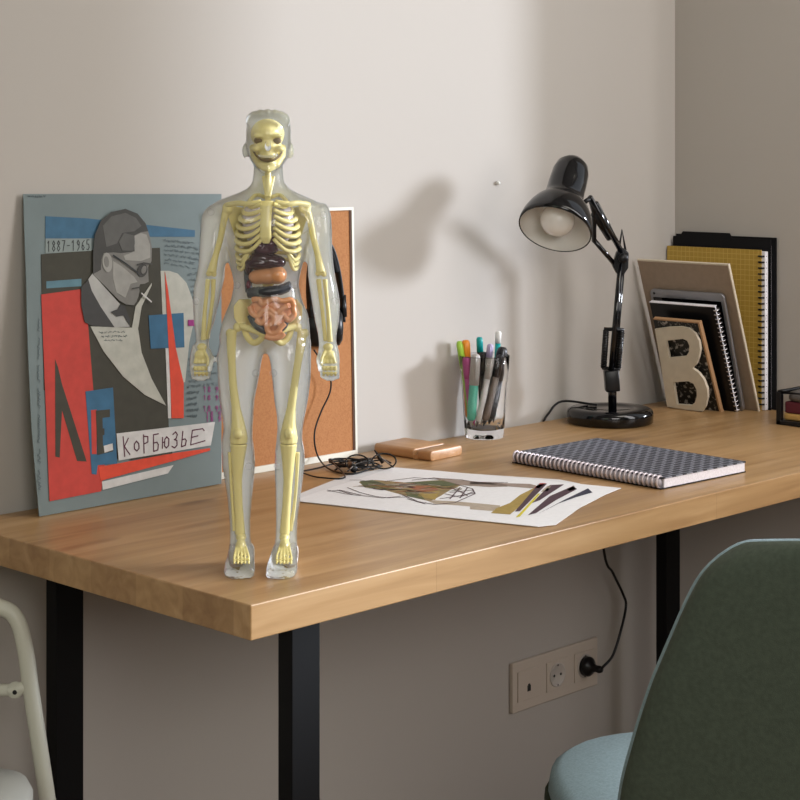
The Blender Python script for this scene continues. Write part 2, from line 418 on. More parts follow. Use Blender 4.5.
# ------------------------------------------------------------------ white tubular chair at the left edge
M['white_metal'] = mat('white_enamelled_tube', (0.55, 0.55, 0.47), 0.45)
M['cushion_white'] = mat('off_white_cushion', (0.5, 0.5, 0.45), 0.8)
def build_white_chair():
    D = 2.25
    def q(px, py, d=D): return atD(px, py, d)
    A = q(20, 617); bx = A.x
    rot = (RT).copy()
    t = thing('metal_chair', (q(-120, 700).x, q(-120, 700).y, 0), 'white tubular metal chair at the left end of the desk', 'chair')
    fr = smooth_path([q(-250, 640), q(-225, 612), q(-190, 606), q(-30, 605), q(2, 608), q(17, 620), q(25, 648), q(31, 690), q(40, 750), q(52, 830), q(70, 960)], 6)
    # continue both ends down to the floor
    low = fr[-1]; low2 = Vector((low.x+0.04, low.y-0.02, 0.011))
    lfr = fr[0]; lfr2 = Vector((lfr.x-0.03, lfr.y+0.0, 0.011))
    part('back_frame', MB().tube([lfr2] + fr + [low2], 0.0105, 14), M['white_metal'], t)
    part('crossbar', MB().tube([q(-245, 690), q(16, 690), q(30, 684)], 0.008, 12), M['white_metal'], t)
    part('hinge_bracket', MB().tube([q(15, 690, D-.006), q(15.5, 690, D+.006)], 0.0105, 16), M['white_metal'], t)
    part('bolt', MB().lathe([(0, 0), (0.0030, 0), (0.0030, 0.002), (0, 0.003)], 10, q(15, 692, D-.006), -FW), M['black'], t, label='dark bolt head')
    c = q(-70, 800, 2.12)
    rings = []
    for z, sc in ((-0.03, 0.94), (-0.02, 1.0), (0.0, 1.0), (0.012, 0.95), (0.016, 0.6)):
        rings.append([Vector((c.x, c.y, c.z)) + RT*(0.115*sc*math.copysign(abs(math.cos(2*PI*k/32))**.6, math.cos(2*PI*k/32))) - FW*(0.12*sc*math.copysign(abs(math.sin(2*PI*k/32))**.6, math.sin(2*PI*k/32))) + UP*(z-0.012) for k in range(32)])
    part('seat', MB().loft(rings), M['cushion_white'], t)
    for k in (-1, 1):
        a = c + RT*0.09*k - FW*0.10 - UP*0.03
        part('leg', MB().tube([a, Vector((a.x, a.y, 0))], 0.009, 12), M['white_metal'], t)
build_white_chair()

# ------------------------------------------------------------------ wall socket and plug
M['socket'] = mat('off_white_socket_plastic', (0.54, 0.47, 0.40), 0.4)
M['socket_in'] = mat('socket_recess', (0.50, 0.46, 0.42), 0.4)
M['dark_in'] = mat('dark_opening', (0.012, 0.012, 0.012), 0.6)
a = onY(509, 663, YW); b_ = onY(589, 637.5, YW); c_ = onY(509, 713, YW)
sz0, sz1 = c_.z, a.z; sx0 = a.x; sx1 = sx0 + (sz1-sz0)*2.72
print('socket', sx0, sx1, sz0, sz1, b_.x)
sx1 = onY(594, 640, YW).x
sk = thing('wall_socket', ((sx0+sx1)/2, YW-0.002, sz0), 'triple off-white socket plate low on the wall under the desk', 'wall socket')
part('plate', MB().box((sx0, YW-0.009, sz0), (sx1, YW-0.0005, sz1)), M['socket'], sk, bev=0.0015)
mw = (sx1-sx0)/3.0; mh = (sz1-sz0); zc = (sz0+sz1)/2
cx = [sx0+0.17*(sx1-sx0), sx0+0.50*(sx1-sx0), sx0+0.83*(sx1-sx0)]
hw = mw*0.36; hh = mh*0.30
dm = part('data_module', MB().box((cx[0]-hw, YW-0.0115, zc-hh), (cx[0]+hw, YW-0.009, zc+hh)), M['socket'], sk, bev=0.0006)
part('jack_opening', MB().box((cx[0]-0.004, YW-0.0122, zc-hh*0.45), (cx[0]+0.005, YW-0.0115, zc-hh*0.05)).box((cx[0]-0.002, YW-0.0122, zc-hh*0.05), (cx[0]+0.003, YW-0.0115, zc+hh*0.05)), M['dark_in'], dm)
for i in (1, 2):
    mo = part('socket_module', MB().box((cx[i]-hw, YW-0.0115, zc-hh), (cx[i]+hw, YW-0.009, zc+hh)), M['socket'], sk, bev=0.0006)
    R0 = hh*0.78
    part('socket_well', MB().lathe([(R0*1.05, 0), (R0*1.05, 0.0016), (R0*0.93, 0.0016), (R0*0.88, 0.0003), (0.0, 0.0003)], 32, (cx[i], YW-0.0115, zc), (0,-1,0)), M['socket_in'], mo)
    h = MB()
    for dx in (-0.009, 0.009): h.lathe([(0.0027, 0), (0.0027, 0.0006), (0, 0.0007)], 10, (cx[i]+dx*R0/0.02, YW-0.0118, zc), (0,-1,0))
    part('pin_hole', h, M['dark_in'], mo)
    for e0, e1 in ((.78, .95), (-.95, -.78)):
        part('earth_clip', MB().box((cx[i]-0.002, YW-0.0135, zc+R0*e0), (cx[i]+0.002, YW-0.0118, zc+R0*e1)), M['steel'], mo)
pc = thing('power_plug', (cx[2], YW-0.02, zc-0.02), 'black round plug with a lead in the rightmost of the wall sockets', 'plug')
R0 = hh*0.78
part('plug_body', MB().lathe([(0.0, 0), (R0*0.86, 0.0005), (R0*0.86, 0.010), (R0*0.7, 0.014), (R0*0.36, 0.020), (R0*0.30, 0.028), (R0*.34, 0.034), (R0*.22, 0.040), (0, 0.040)], 28, (cx[2], YW-0.0125, zc), (0,-1,0)), M['black'], pc)
pe = Vector((cx[2], YW-0.0525, zc))
yb = YW-0.06
cable = smooth_path([pe + Vector((0, 0.004, 0)), onY(603, 667, YW-.056), onY(613, 655, yb), onY(621, 630, yb), onY(626, 606, yb+.01), onY(623, 594, yb+.01), onY(613, 573, yb+.01), onY(604, 551, yb+.01), Vector((onY(598, 536, yb).x, yb+.01, DZ-DT-0.012)), Vector((onY(598, 536, yb).x+.01, YW-.02, DZ-DT-0.008)), Vector((onY(598, 536, yb).x+.02, YW-.006, DZ-.01))], 6)
part('cable', MB().tube(cable, 0.0026, 8), M['black'], pc)

# ------------------------------------------------------------------ poster
def lerp(a, b, t): return a + (b-a)*t
PB = onZ(39, 516.5, DZ+0.001); PR = onZ(223, 483.5, DZ+0.001)
PTp = onY(23, 194, YW-0.008)
pu = (PR-PB).normalized()
PT = Vector((PB.x, YW-0.008, PTp.z)) ; PT = PT
pn = pu.cross((PT-PB).normalized()).normalized()
if pn.y > 0: pn = -pn
M['poster_paper'] = mat('grey_blue_poster_paper', (0.155, 0.195, 0.20), 0.75, noise=(9, 0.10))
cols = dict(band_blue=(0.055, 0.15, 0.25), blue=(0.045, 0.15, 0.27), dark=(0.05, 0.048, 0.038), red=(0.58, 0.06, 0.045), red2=(0.75, 0.075, 0.035),
            offwhite=(0.52, 0.52, 0.46), strip=(0.28, 0.33, 0.32), white=(0.68, 0.67, 0.66), ink=(0.04, 0.045, 0.05), maroon=(0.12, 0.03, 0.06), magenta=(0.35, 0.03, 0.22),
            skin=(0.22, 0.215, 0.20), skin2=(0.36, 0.355, 0.33), hair=(0.065, 0.065, 0.062), hair2=(0.12, 0.12, 0.115), jacket=(0.06, 0.06, 0.06), shirt=(0.46, 0.46, 0.44), dimink=(0.12, 0.155, 0.17), lightblue=(0.12, 0.24, 0.30), olive=(0.055, 0.052, 0.038))
PM = {k: mat('collage_'+k, tuple(c*.8 for c in v), 0.8, noise=(60, 0.10)) for k, v in cols.items()}
pkeys = list(PM)
def pp(x, y, lay=0): return onP(x, y, PB, pn) + pn*(0.0006 + 0.0003*lay)
def z4(pts): return [(x/2.2875, 180 + y/2.2875) for x, y in pts]
def z7(pts): return [(20+x/3.636, 340 + y/3.636) for x, y in pts]
def zh(pts): return [(80+x/5.714, 200 + y/5.714) for x, y in pts]
class PMB(MB):
    def poly(s, px, lay, key):
        s.cm = pkeys.index(key); s.prism([pp(x, y, lay) for x, y in px], -pn*0.0004); return s
    def line(s, px, lay, key, wd=0.0015):
        s.cm = pkeys.index(key); s.stroke([pp(x, y, lay) for x, y in px], wd, pn); return s
poster = thing('poster', (PB+PR)/2, 'grey-blue collage poster with a red panel and a man in profile leaning on the wall', 'poster')
# sheet with a gently wavy left edge and slight curl
def sheet():
    edge = z4([(53,32),(56,120),(60,230),(62,330),(66,430),(72,560),(80,660),(90,770)])
    L = [onP(x, y, PB, pn) for x, y in edge]
    R = [onP(x, y, PB, pn) for x, y in ((221.5,194),(221.5,235),(221.5,275),(221.5,320),(221.5,360),(221.5,410),(221.5,450),(221.5,483.6))]
    mb = MB(); n = 14; vs = []; fs = []
    for j in range(8):
        for i in range(n+1): vs.append(L[j].lerp(R[j], i/n))
    m_ = len(vs)
    vs += [v - pn*0.0012 for v in vs]
    for j in range(7):
        for i in range(n):
            q = (j*(n+1)+i, j*(n+1)+i+1, (j+1)*(n+1)+i+1, (j+1)*(n+1)+i); fs.append(q); fs.append(tuple(k+m_ for k in q[::-1]))
    rim = [i for i in range(n+1)] + [j*(n+1)+n for j in range(1, 8)] + [7*(n+1)+i for i in range(n-1, -1, -1)] + [j*(n+1) for j in range(6, 0, -1)]
    for a, b in zip(rim, rim[1:]+rim[:1]): fs.append((a, b, b+m_, a+m_))
    mb.csm = False
    return mb.add(vs, fs)
part('poster_sheet', sheet(), M['poster_paper'], poster)
allm = [PM[k] for k in pkeys]
part('coloured_paper_pieces', PMB()
  .poly(z4([(103,83),(200,88),(445,115),(445,130),(330,130),(103,136)]), 1, 'band_blue')
  .poly(z4([(103,134),(208,134),(208,162),(103,168)]), 2, 'strip')
  .poly(z4([(93,170),(215,160),(365,155),(368,240),(380,300),(385,560),(388,620),(270,640),(100,480)]), 1, 'olive')
  .poly(z4([(105,232),(185,226),(185,243),(105,248)]), 2, 'lightblue')
  .poly(z4([(93,262),(183,250),(200,330),(212,480),(240,640),(230,712),(112,735)]), 3, 'red')
  .poly(z7([(125,70),(136,100),(150,160),(240,442),(205,440),(150,255),(142,428),(126,424)]), 4, 'olive')
  .poly(z7([(235,187),(335,173),(350,450),(280,455),(275,490),(258,487)]), 5, 'blue')
  .poly(z7([(255,255),(275,253),(275,415),(258,415)]), 6, 'red')
  .poly(z7([(272,257),(323,252),(323,280),(296,283),(297,322),(303,321),(303,345),(297,347),(298,385),(335,378),(335,405),(278,418)]), 7, 'olive')
  .poly(z7([(300,385),(332,376),(334,400),(303,410)]), 8, 'white')
  .poly(z7([(283,462),(550,412),(688,393),(688,402),(555,440),(290,512)]), 5, 'red2')
  .poly(z7([(400,424),(550,405),(550,413),(400,436)]), 6, 'olive')
  .poly(z7([(295,515),(555,455),(535,485),(298,545)]), 5, 'white')
  .poly(z4([(366,208),(385,208),(405,214),(425,235),(440,275),(443,320),(432,370),(422,462),(412,466),(396,420),(378,400),(370,300)]), 3, 'offwhite')
  .poly(z4([(377,385),(384,385),(388,470),(390,545),(383,545)]), 4, 'white')
  .poly(z4([(338,310),(418,304),(420,383),(343,386)]), 5, 'blue')
  .poly(z4([(375,210),(382,250),(400,385),(418,465),(418,545),(390,545),(388,465),(382,350)]), 6, 'red2')
  .poly(z4([(205,335),(300,338),(308,290),(345,236),(345,241),(322,290),(314,340),(322,395),(345,455),(378,516),(330,492),(280,450),(235,392)]), 5, 'offwhite')
  .poly(z4([(428,320),(442,320),(442,334),(428,334)]), 7, 'magenta')
  .poly(z7([(347,340),(705,298),(690,383),(355,438)]), 7, 'white')
  , allm, poster)
def ellp(cx, cy, rx, ry, n=20, rot=0): return [(cx+rx*math.cos(2*PI*k/n)*math.cos(rot)-ry*math.sin(2*PI*k/n)*math.sin(rot), cy+rx*math.cos(2*PI*k/n)*math.sin(rot)+ry*math.sin(2*PI*k/n)*math.cos(rot)) for k in range(n)]
por = PMB()
por.poly(zh([(30,470),(65,420),(130,495),(225,600),(262,640),(276,725),(185,728),(90,640)]), 8, 'shirt')
por.poly(zh([(0,500),(40,455),(60,520),(110,610),(190,728),(60,718),(20,700),(0,600)]), 9, 'jacket')
por.poly(zh([(75,380),(90,310),(200,200),(370,150),(390,210),(402,270),(400,350),(380,385),(384,468),(360,480),(335,482),(328,500),(332,520),(326,550),(315,580),(300,602),(255,598),(215,575),(190,550),(130,488),(65,425)]), 10, 'skin')
por.poly(zh([(295,210),(340,190),(372,200),(392,260),(392,330),(340,350),(250,345),(240,320),(290,300),(300,250)]), 11, 'skin2')
por.poly(zh([(180,350),(230,380),(300,440),(320,470),(280,480),(250,560),(200,530),(180,450)]), 11, 'skin2')
por.poly(zh([(65,425),(66,300),(75,200),(110,120),(170,70),(250,52),(320,80),(365,135),(380,180),(340,185),(300,205),(302,295),(230,305),(180,300),(125,305),(112,340),(110,400)]), 12, 'hair')
por.poly(zh([(120,150),(170,95),(250,75),(310,105),(340,150),(300,180),(230,190),(200,250),(140,270)]), 13, 'hair2')
por.poly(zh([(240,190),(300,205),(302,250),(295,292),(230,290),(210,240)]), 14, 'hair2')
por.poly(zh(ellp(145, 358, 28, 56, 16, -0.1)), 14, 'skin2')
por.poly(zh(ellp(140, 355, 14, 32, 14, -0.1)), 15, 'skin')
por.poly(zh([(165,640),(205,625),(220,598),(245,605),(275,680),(270,715),(240,660),(200,668)]), 12, 'jacket')
por.line(zh([(178,318),(250,365),(318,418)]), 16, 'ink', 0.0022)
por.poly(zh(ellp(345, 405, 28, 38, 16, 0.3)), 15, 'hair')
por.poly(zh(ellp(352, 400, 14, 24, 16, 0.3)), 16, 'skin')
por.line(zh([(315,372),(350,362),(400,368)]), 16, 'hair', 0.0022)
por.line(zh([(285,508),(330,500)]), 16, 'hair', 0.0018)
por.line(zh([(340,535),(395,583)]), 16, 'white', 0.0022)
part('portrait', por, allm, poster, label='grey cut-out of a bespectacled man in profile with bow tie')
# lettering
let = PMB()
G = {'К': [[(0,0),(0,1)],[(.55,.1),(.05,.5),(.6,.95)]], 'О': [[(.1,.45),(.35,.3),(.6,.45),(.6,.7),(.35,.82),(.1,.7),(.1,.45)]], 'Р': [[(.1,0),(.1,1)],[(.1,.08),(.55,.12),(.55,.42),(.12,.5)]],
     'Б': [[(.65,.02),(.12,.05),(.12,1),(.6,.95),(.65,.65),(.5,.5),(.14,.52)]], 'Ю': [[(.05,.25),(.05,.9)],[(.05,.55),(.3,.55)],[(.3,.4),(.5,.25),(.75,.4),(.75,.8),(.5,.92),(.3,.78),(.3,.4)]],
     'З': [[(.1,.15),(.4,.0),(.6,.18),(.5,.42),(.3,.48),(.6,.55),(.65,.85),(.4,1),(.08,.88)]], 'Ь': [[(.12,0),(.12,1),(.55,.95),(.6,.65),(.45,.52),(.14,.55)]], 'Е': [[(1.4,.1),(1.2,-.05),(.1,.0),(.1,.98),(1.7,.85)],[(.1,.48),(.8,.42)]],
     '1': [[(.1,.2),(.35,0),(.35,1)]], '8': [[(.35,.45),(.1,.25),(.35,0),(.6,.25),(.35,.45),(.05,.75),(.35,1),(.65,.75),(.35,.45)]], '7': [[(.05,0),(.65,0),(.25,1)]], '-': [[(.1,.5),(.6,.5)]],
     '9': [[(.6,.3),(.35,.5),(.1,.25),(.35,0),(.6,.2),(.55,.7),(.2,1)]], '6': [[(.6,.05),(.2,.3),(.1,.75),(.35,1),(.6,.75),(.35,.5),(.12,.65)]], '5': [[(.6,0),(.15,0),(.12,.42),(.5,.42),(.6,.75),(.35,1),(.05,.9)]],
     '0': [[(.35,0),(.6,.3),(.6,.7),(.35,1),(.1,.7),(.1,.3),(.35,0)]]}
def write(txt, quad, lay, key, wd, cell=None):
    n = len(txt); tl, tr, br, bl = quad
    for i, ch in enumerate(txt):
        for st in G.get(ch, []):
            pts = []
            for x, y in st:
                u = (i + 0.12 + x*0.95)/n
                a = (lerp(tl[0], tr[0], u), lerp(tl[1], tr[1], u)); b = (lerp(bl[0], br[0], u), lerp(bl[1], br[1], u))
                pts.append((lerp(a[0], b[0], y), lerp(a[1], b[1], y)))
            let.line(pts, lay, key, wd)
write('КОРБЮЗЬЕ', z7([(366,352),(650,326),(642,378),(372,424)]), 8, 'maroon', 0.0018)
write('1887-1965', z4([(105,140),(206,137),(206,160),(105,164)]), 3, 'ink', 0.0012)
rnd = random.Random(3)
def scribble(quad, rows, key, wd, lay=2, fill=0.9, amp=0.28, step=0.02):
    tl, tr, br, bl = quad
    def q(u, v):
        a = (lerp(tl[0], tr[0], u), lerp(tl[1], tr[1], u)); b = (lerp(bl[0], br[0], u), lerp(bl[1], br[1], u))
        return (lerp(a[0], b[0], v), lerp(a[1], b[1], v))
    for r in range(rows):
        v0 = (r+0.5)/rows; u = rnd.uniform(0, 0.05); end = fill*rnd.uniform(0.8, 1.08)
        while u < end:
            wl = rnd.uniform(0.06, 0.16); pts = []; k = u
            while k < u+wl: pts.append(q(min(k, 1), v0 + rnd.uniform(-amp, amp)/rows)); k += step
            if len(pts) > 1: let.line(pts, lay, key, wd)
            u += wl + 0.03
scribble(z4([(372,133),(445,138),(485,215),(372,196)]), 6, 'dimink', 0.0009)
scribble(z4([(425,210),(495,200),(500,330),(450,330)]), 9, 'dimink', 0.0008)
scribble(z4([(430,405),(500,395),(510,470),(425,480)]), 6, 'dimink', 0.0008)
scribble(z4([(425,480),(455,478),(455,545),(425,548)]), 5, 'dimink', 0.0008)
for r, (y0, h) in enumerate(((473,12),(493,10),(517,12),(530,11),(542,10))):
    for k in range(2):
        x0 = 463 + k*27 + (6 if r > 2 else 0)
        write('18' if k == 0 else '95', z4([(x0,y0),(x0+20,y0-1),(x0+20,y0+h),(x0,y0+h+1)]), 2, 'magenta', 0.0010)
scribble([(36.5,312),(36.5,500),(41.5,500),(39.5,312)][0:4], 1, 'dimink', 0.0010, amp=0.35, step=0.006, fill=0.97)
scribble(z4([(222,345),(300,342),(290,372),(235,372)]), 3, 'dimink', 0.0006, lay=6, fill=0.8)
scribble(z4([(62,33),(120,33),(120,42),(62,42)]), 1, 'dimink', 0.0008, lay=2, fill=0.8)
part('lettering', let, allm, poster, label='hand lettered name strip, years and notes')

# ------------------------------------------------------------------ cork board
M['cork_frame'] = mat('white_board_frame', (0.62, 0.60, 0.52), 0.5)
CB = onZ(357, 453, DZ+0.0005); CB.y = YW-0.032
CB = Vector((onY(357, 453, YW-0.030).x, YW-0.030, DZ+0.0005))
ctop = onY(345, 207, YW-0.006); chh = math.hypot(ctop.z-DZ, 0.024)
cth = math.atan2(0.010, ctop.z-DZ)
cxl = onY(221.5, 483, YW-0.045).x + 0.004
cw = CB.x - cxl
cm = Matrix.Translation(Vector((cxl, YW-0.030, DZ+0.0005))) @ Matrix.Rotation(-cth, 4, 'X')
ch_ = (ctop.z-DZ)
cork = thing('cork_board', None, 'cork pin board in a thin white frame leaning on the wall behind the headphones', 'pin board', mtx=cm)
part('cork_panel', MB().box((0.010, 0.001, 0.010), (cw-0.0045, 0.008, ch_-0.005)), M['cork'], cork, local=True)
fb = MB()
fb.box((0, -0.002, 0), (cw, 0.012, 0.010)).box((0, -0.002, ch_-0.005), (cw, 0.012, ch_)).box((0, -0.002, 0.010), (0.008, 0.012, ch_-0.005)).box((cw-0.0045, -0.002, 0.010), (cw, 0.012, ch_-0.005))
part('shadow_strip', MB().box((cw-0.0078, -0.0005, 0.010), (cw-0.0048, 0.0009, ch_-0.005)), mat('dark_brown_strip', (.10,.04,.02), .7), cork, local=True, label='dark brown inner strip')  # dark colour paints the shade beside the right frame bar
part('board_frame', fb, M['cork_frame'], cork, local=True)
def cf(px, py, off=0.0):      # point in front of the cork face
    n = (cm.to_3x3() @ Vector((0, -1, 0))); p0 = cm @ Vector((0, 0.001, 0)); return onP(px, py, p0 + n*off, n)
part('push_pin', MB().lathe([(0.0, 0.012), (0.0035, 0.011), (0.003, 0.006), (0.0045, 0.002), (0.0045, 0.0)], 12, cm @ Vector((onY(322, 236, YW-.02).x-cxl, 0.001, onY(322, 238, YW-.02).z-DZ)), cm.to_3x3() @ Vector((0,-1,0))), M['black'], cork)

# ------------------------------------------------------------------ headphones hanging on the board
hp = thing('headphones', cf(327, 350, 0.02), 'black headphones hanging in front of the cork board behind the clear figure', 'headphones')
band = smooth_path([cf(311.5, 322, .017), cf(309, 290, .016), cf(311, 262, .015), cf(317, 246, .014), cf(324, 241, .014), cf(331, 248, .014), cf(337, 268, .015), cf(341, 295, .016), cf(342.5, 322, .017)], 8)
part('headband', MB().tube(band, 0.0065, 12, ry=0.6), M['black'], hp)
pad = smooth_path([cf(312, 270, .017), cf(317, 252, .016), cf(324, 247, .016), cf(330, 254, .016), cf(335, 272, .017)], 8)
part('headband_pad', MB().tube(pad, 0.008, 12, ry=0.8), M['black_soft'], hp)
for sx, px, py in ((-1, 314, 328), (1, 341, 327)):
    c = cf(px, py, 0.022)
    rotq = Quaternion((0,0,1), 0.45*sx)
    ax = rotq @ Vector((0.45*sx, -1, 0)).normalized()
    ec = part('ear_cup', MB().lathe([(0, .004), (0.022, 0.002), (0.030, -0.003), (0.031, -0.010), (0.027, -0.013), (0, -0.013)], 32, c, ax), M['black'], hp)
    part('ear_pad', MB().lathe([(0.018, -0.013), (0.031, -0.013), (0.032, -0.018), (0.026, -0.0195), (0.018, -0.018)], 32, c, ax), M['black_soft'], hp)
    part('yoke', MB().tube([cf(px+2*sx, py-32, .018), cf(px+3*sx, py-10, .023)], 0.005, 10), M['black'], hp)
lead = smooth_path([cf(314, 350, .02), cf(322, 362, .018), cf(330, 376, .016), cf(330, 392, .015), cf(321, 412, .013), cf(315, 430, .013), cf(315, 446, .014), cf(320, 460, .016), onZ(331, 470, DZ+.003), onZ(350, 474, DZ+.003), onZ(368, 470, DZ+.003), onZ(382, 466, DZ+.0035)], 8)
part('cable', MB().tube(lead, 0.0014, 8), M['black'], hp)

# ------------------------------------------------------------------ clear anatomy figure
FD = 2.13
froot = onZ(268, 568.6, DZ)
fm = Matrix.Translation(froot) @ Matrix((RT, FW, UP)).transposed().to_4x4()
fig = thing('anatomy_model', None, 'clear plastic standing human anatomy figure with yellow skeleton and coloured organs', 'anatomy model', mtx=fm)
def b(px, py, y=0.0):
    d = FD + y
    return Vector(((px-400)/FPX*d - (268-400)/FPX*FD, y, CH - (py-148)/FPX*d))
S = FD/FPX      # metres per pixel at the figure
M['shell_front'] = shell_mat('clear_plastic_front', 0.05, (0.95, 0.98, 1.0), 0.75, 0.022, 0.95)
M['shell_back'] = shell_mat('clear_plastic_back_frosted', 0.96, (0.95, 0.98, 1.0), 0.3, 0.04)
M['bone'] = mat('yellow_olive_bone_plastic', (0.86, 0.76, 0.32), 0.3)
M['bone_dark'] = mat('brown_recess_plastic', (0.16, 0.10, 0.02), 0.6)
M['teeth'] = mat('teeth_plastic', (0.78, 0.72, 0.45), 0.3)
M['liver'] = mat('dark_maroon_organ', (0.035, 0.006, 0.012), 0.12)
M['heart'] = mat('purple_organ', (0.06, 0.012, 0.03), 0.1)
M['stomach'] = mat('tan_organ', (0.66, 0.30, 0.13), 0.3)
M['gut'] = mat('orange_tan_organ', (0.74, 0.33, 0.15), 0.32)
M['colon'] = mat('charcoal_organ', (0.03, 0.033, 0.04), 0.35)
M['gall'] = mat('wine_red_organ', (0.13, 0.008, 0.03), 0.25)
M['lung'] = mat('pearly_lung_plastic', (0.60, 0.55, 0.60), 0.12)
def ringe(py, xl, xr, hd, yc=0.0, n=28, pw=0.85):
    c = b((xl+xr)/2, py, 0); rx = (xr-xl)/2*S
    return [c + Vector((rx*math.copysign(abs(math.cos(q))**pw, math.cos(q)), yc + hd*math.copysign(abs(math.sin(q))**pw, math.sin(q)), 0)) for q in (2*PI*k/n for k in range(n))]
def secs(mb, rows, **k):
    return mb.loft([ringe(*r, **k) for r in rows])
sh = MB()
torso = [(352,238,298,.020),(344,221,309,.034),(337,219,310.5,.040),(325,221,309.5,.042),(314,225,308,.040),(300,231,302,.036),(285,234,298.5,.034),(275,232.5,300,.034),(265,229.5,302.5,.036),(250,226,306.5,.041),(240,222,310,.044),(225,218,314,.046),(213,214,319,.043),(205,211,321,.037),(200,219,314,.031),(196,229,305,.027),(192,240,296,.024),(188,248,289,.021),(182,252.5,284,.020),(174,253.5,283,.021),(165,254,283,.022)]
secs(sh, torso)
for pts in ([(207,208,228,.012),(211,204,229,.020),(218,201.5,230,.026),(230,200.5,229,.027),(248,199.5,226,.025),(265,198.5,225,.022),(278,196,224.5,.021),(287,193.8,222.5,.022),(300,193.3,219.5,.022),(321,194,214.5,.019),(333,195.5,210,.015),(343,196.5,208.5,.012),(350,195,209,.013)],
            [(203,306,325,.012),(207,304,328.5,.020),(215,304,331,.026),(230,305,332,.027),(248,307,332,.025),(262,307.5,333,.022),(275,308,335,.021),(287,309.5,337.5,.022),(303,312,340,.022),(321,315,339,.019),(335,318,336.5,.015),(345,319,336,.012),(352,318,337,.013)]):
    secs(sh, pts)
# deltoid to neck slope
sh.tube([b(216,218), b(238,207), b(259,196)], [.017, .016, .014], 16); sh.tube([b(318,217), b(297,207), b(277,196)], [.017, .016, .014], 16)
sh.ell(b(245,222,-.030), (.026, .016, .018)); sh.ell(b(290,222,-.030), (.026, .016, .018))     # chest
for pts in ([(340,220,268,.036),(352,218,264,.038),(362,217.5,261.5,.036),(380,218,258.5,.034),(400,220,254.5,.031),(415,222.5,253.5,.028),(428,224,252.5,.025),(440,222,252.5,.026),(452,221.5,254,.028,.004),(464,222,254.5,.030,.006),(480,224.5,253.5,.027,.006),(500,227.5,251.5,.022,.004),(522,229.5,250,.018,.002),(538,230,250.5,.017),(550,229.5,252,.019),(562,229.5,253,.022)],
            [(340,264,311,.036),(352,268,311,.038),(362,270.5,311,.036),(380,272.5,310.5,.034),(400,274.5,308,.031),(415,277,305,.028),(428,277.5,302.5,.025),(440,276.5,302,.026),(452,275,304,.028,.004),(464,274.5,304.5,.030,.006),(480,275,302.5,.027,.006),(500,275.5,300,.022,.004),(522,276,297,.018,.002),(538,275.5,296.8,.017),(550,274,297.5,.019),(562,273,298,.022)]):
    secs(sh, pts)
# feet: lofted front to back
for sgn, cx0, cx1 in ((-1, 240.5, 243), (1, 285.5, 283.5)):
    rows = []
    for y, hw_, h in ((.034,.007,.012),(.028,.013,.022),(.015,.0155,.030),(0,.016,.031),(-.015,.0165,.027),(-.03,.018,.020),(-.042,.0185,.014),(-.052,.0165,.0105),(-.057,.011,.008)):
        t = (0.03 - y)/0.087; cxp = cx0 + (cx1-cx0)*t
        x = b(cxp, 568, 0).x
        rows.append([Vector((x + hw_*math.copysign(abs(math.cos(q))**.6, math.cos(q)), y, h/2 + h/2*math.copysign(abs(math.sin(q))**.6, math.sin(q)))) for q in (2*PI*k/20 for k in range(20))])
    sh.loft(rows)
    xx = b(cx1, 568, 0).x
    for k in range(5): sh.ell((xx + (-.0135+.0068*k), -.052 - .003*math.sin(k*1.1) + (0.003 if (k == 4) == (sgn > 0) else 0), .0062), (.0042, .009, .0058), 12)
# hands: palm, four fingers, thumb
for sgn, px, inn in ((-1, 200.5, 1), (1, 329.5, -1)):
    pal = MB
    secs(sh, [(344, px-7.5, px+7.5, .010), (352, px-9.5, px+9.5, .012), (360, px-10.8, px+10.3, .012), (368, px-10.5, px+10, .010), (373, px-9, px+9, .008)], pw=0.8)
    for k in range(4):
        fx = px - 8 + 5.2*k; ln = (11.5, 13.5, 13, 10.5)[k if sgn < 0 else 3-k]
        p0 = b(fx, 366, -.002); p1 = b(fx + .3, 366+ln*.55, -.004); p2 = b(fx+.5, 366+ln, .0); p3 = b(fx+.4, 366+ln*.85, .009)
        sh.tube([p0, p1, p2, p3], [.0036, .0034, .0030, .0026], 10); sh.ell(p2, .0031, 10); sh.ell(p1, .0036, 10)
    t0 = b(px + 7*inn, 352, -.004); t1 = b(px+10.5*inn, 360, -.012); t2 = b(px+9*inn, 370, -.015)
    sh.tube([t0, t1, t2], [.0055, .0042, .0034], 10); sh.ell(t2, .0036, 10); sh.ell(t1, .0043, 10)
# head
secs(sh, [(110.8,262,275,.008),(112,256,281,.018),(114.5,251,286.5,.027),(118.5,248,289.3,.034),(124,246.8,290.6,.039),(132,246,291.2,.041),(142,246,291,.040),(150,247,290,.038),(157,249,288.5,.036,-.001),(163,252.5,285,.033,-.003),(168,257,281,.028,-.006),(172,261,276,.018,-.012)], pw=0.95)
sh.ell(b(244.6,151,.002), (.0030,.006,.0095), 12); sh.ell(b(291.6,151,.002), (.0030,.006,.0095), 12)
sh.tube([b(268,139,-.038), b(268,148,-.049), b(268,150.5,-.046)], [.0025,.0048,.0035], 12)
sh.ell(b(268,157.5,-.037), (.010,.005,.003)); sh.ell(b(268,169,-.028), (.011,.009,.007)); sh.ell(b(268,134,-.036), (.018,.006,.004))
for k in range(9):
    q = PI*(k/8); sh.ell(b(268 - 18.8*math.cos(q), 120.5 - 7.5*math.sin(q), -.022 - .006*math.sin(q)), (.0046,.014,.0058), 12)
shell = fuse(sh, 0.0022, 5)
cen = {}
shell.m = []
for f in shell.f:
    p = [shell.v[i] for i in f]; n = (p[1]-p[0]).cross(p[2]-p[0])
    shell.m.append(0 if n.y < 0 else 1)
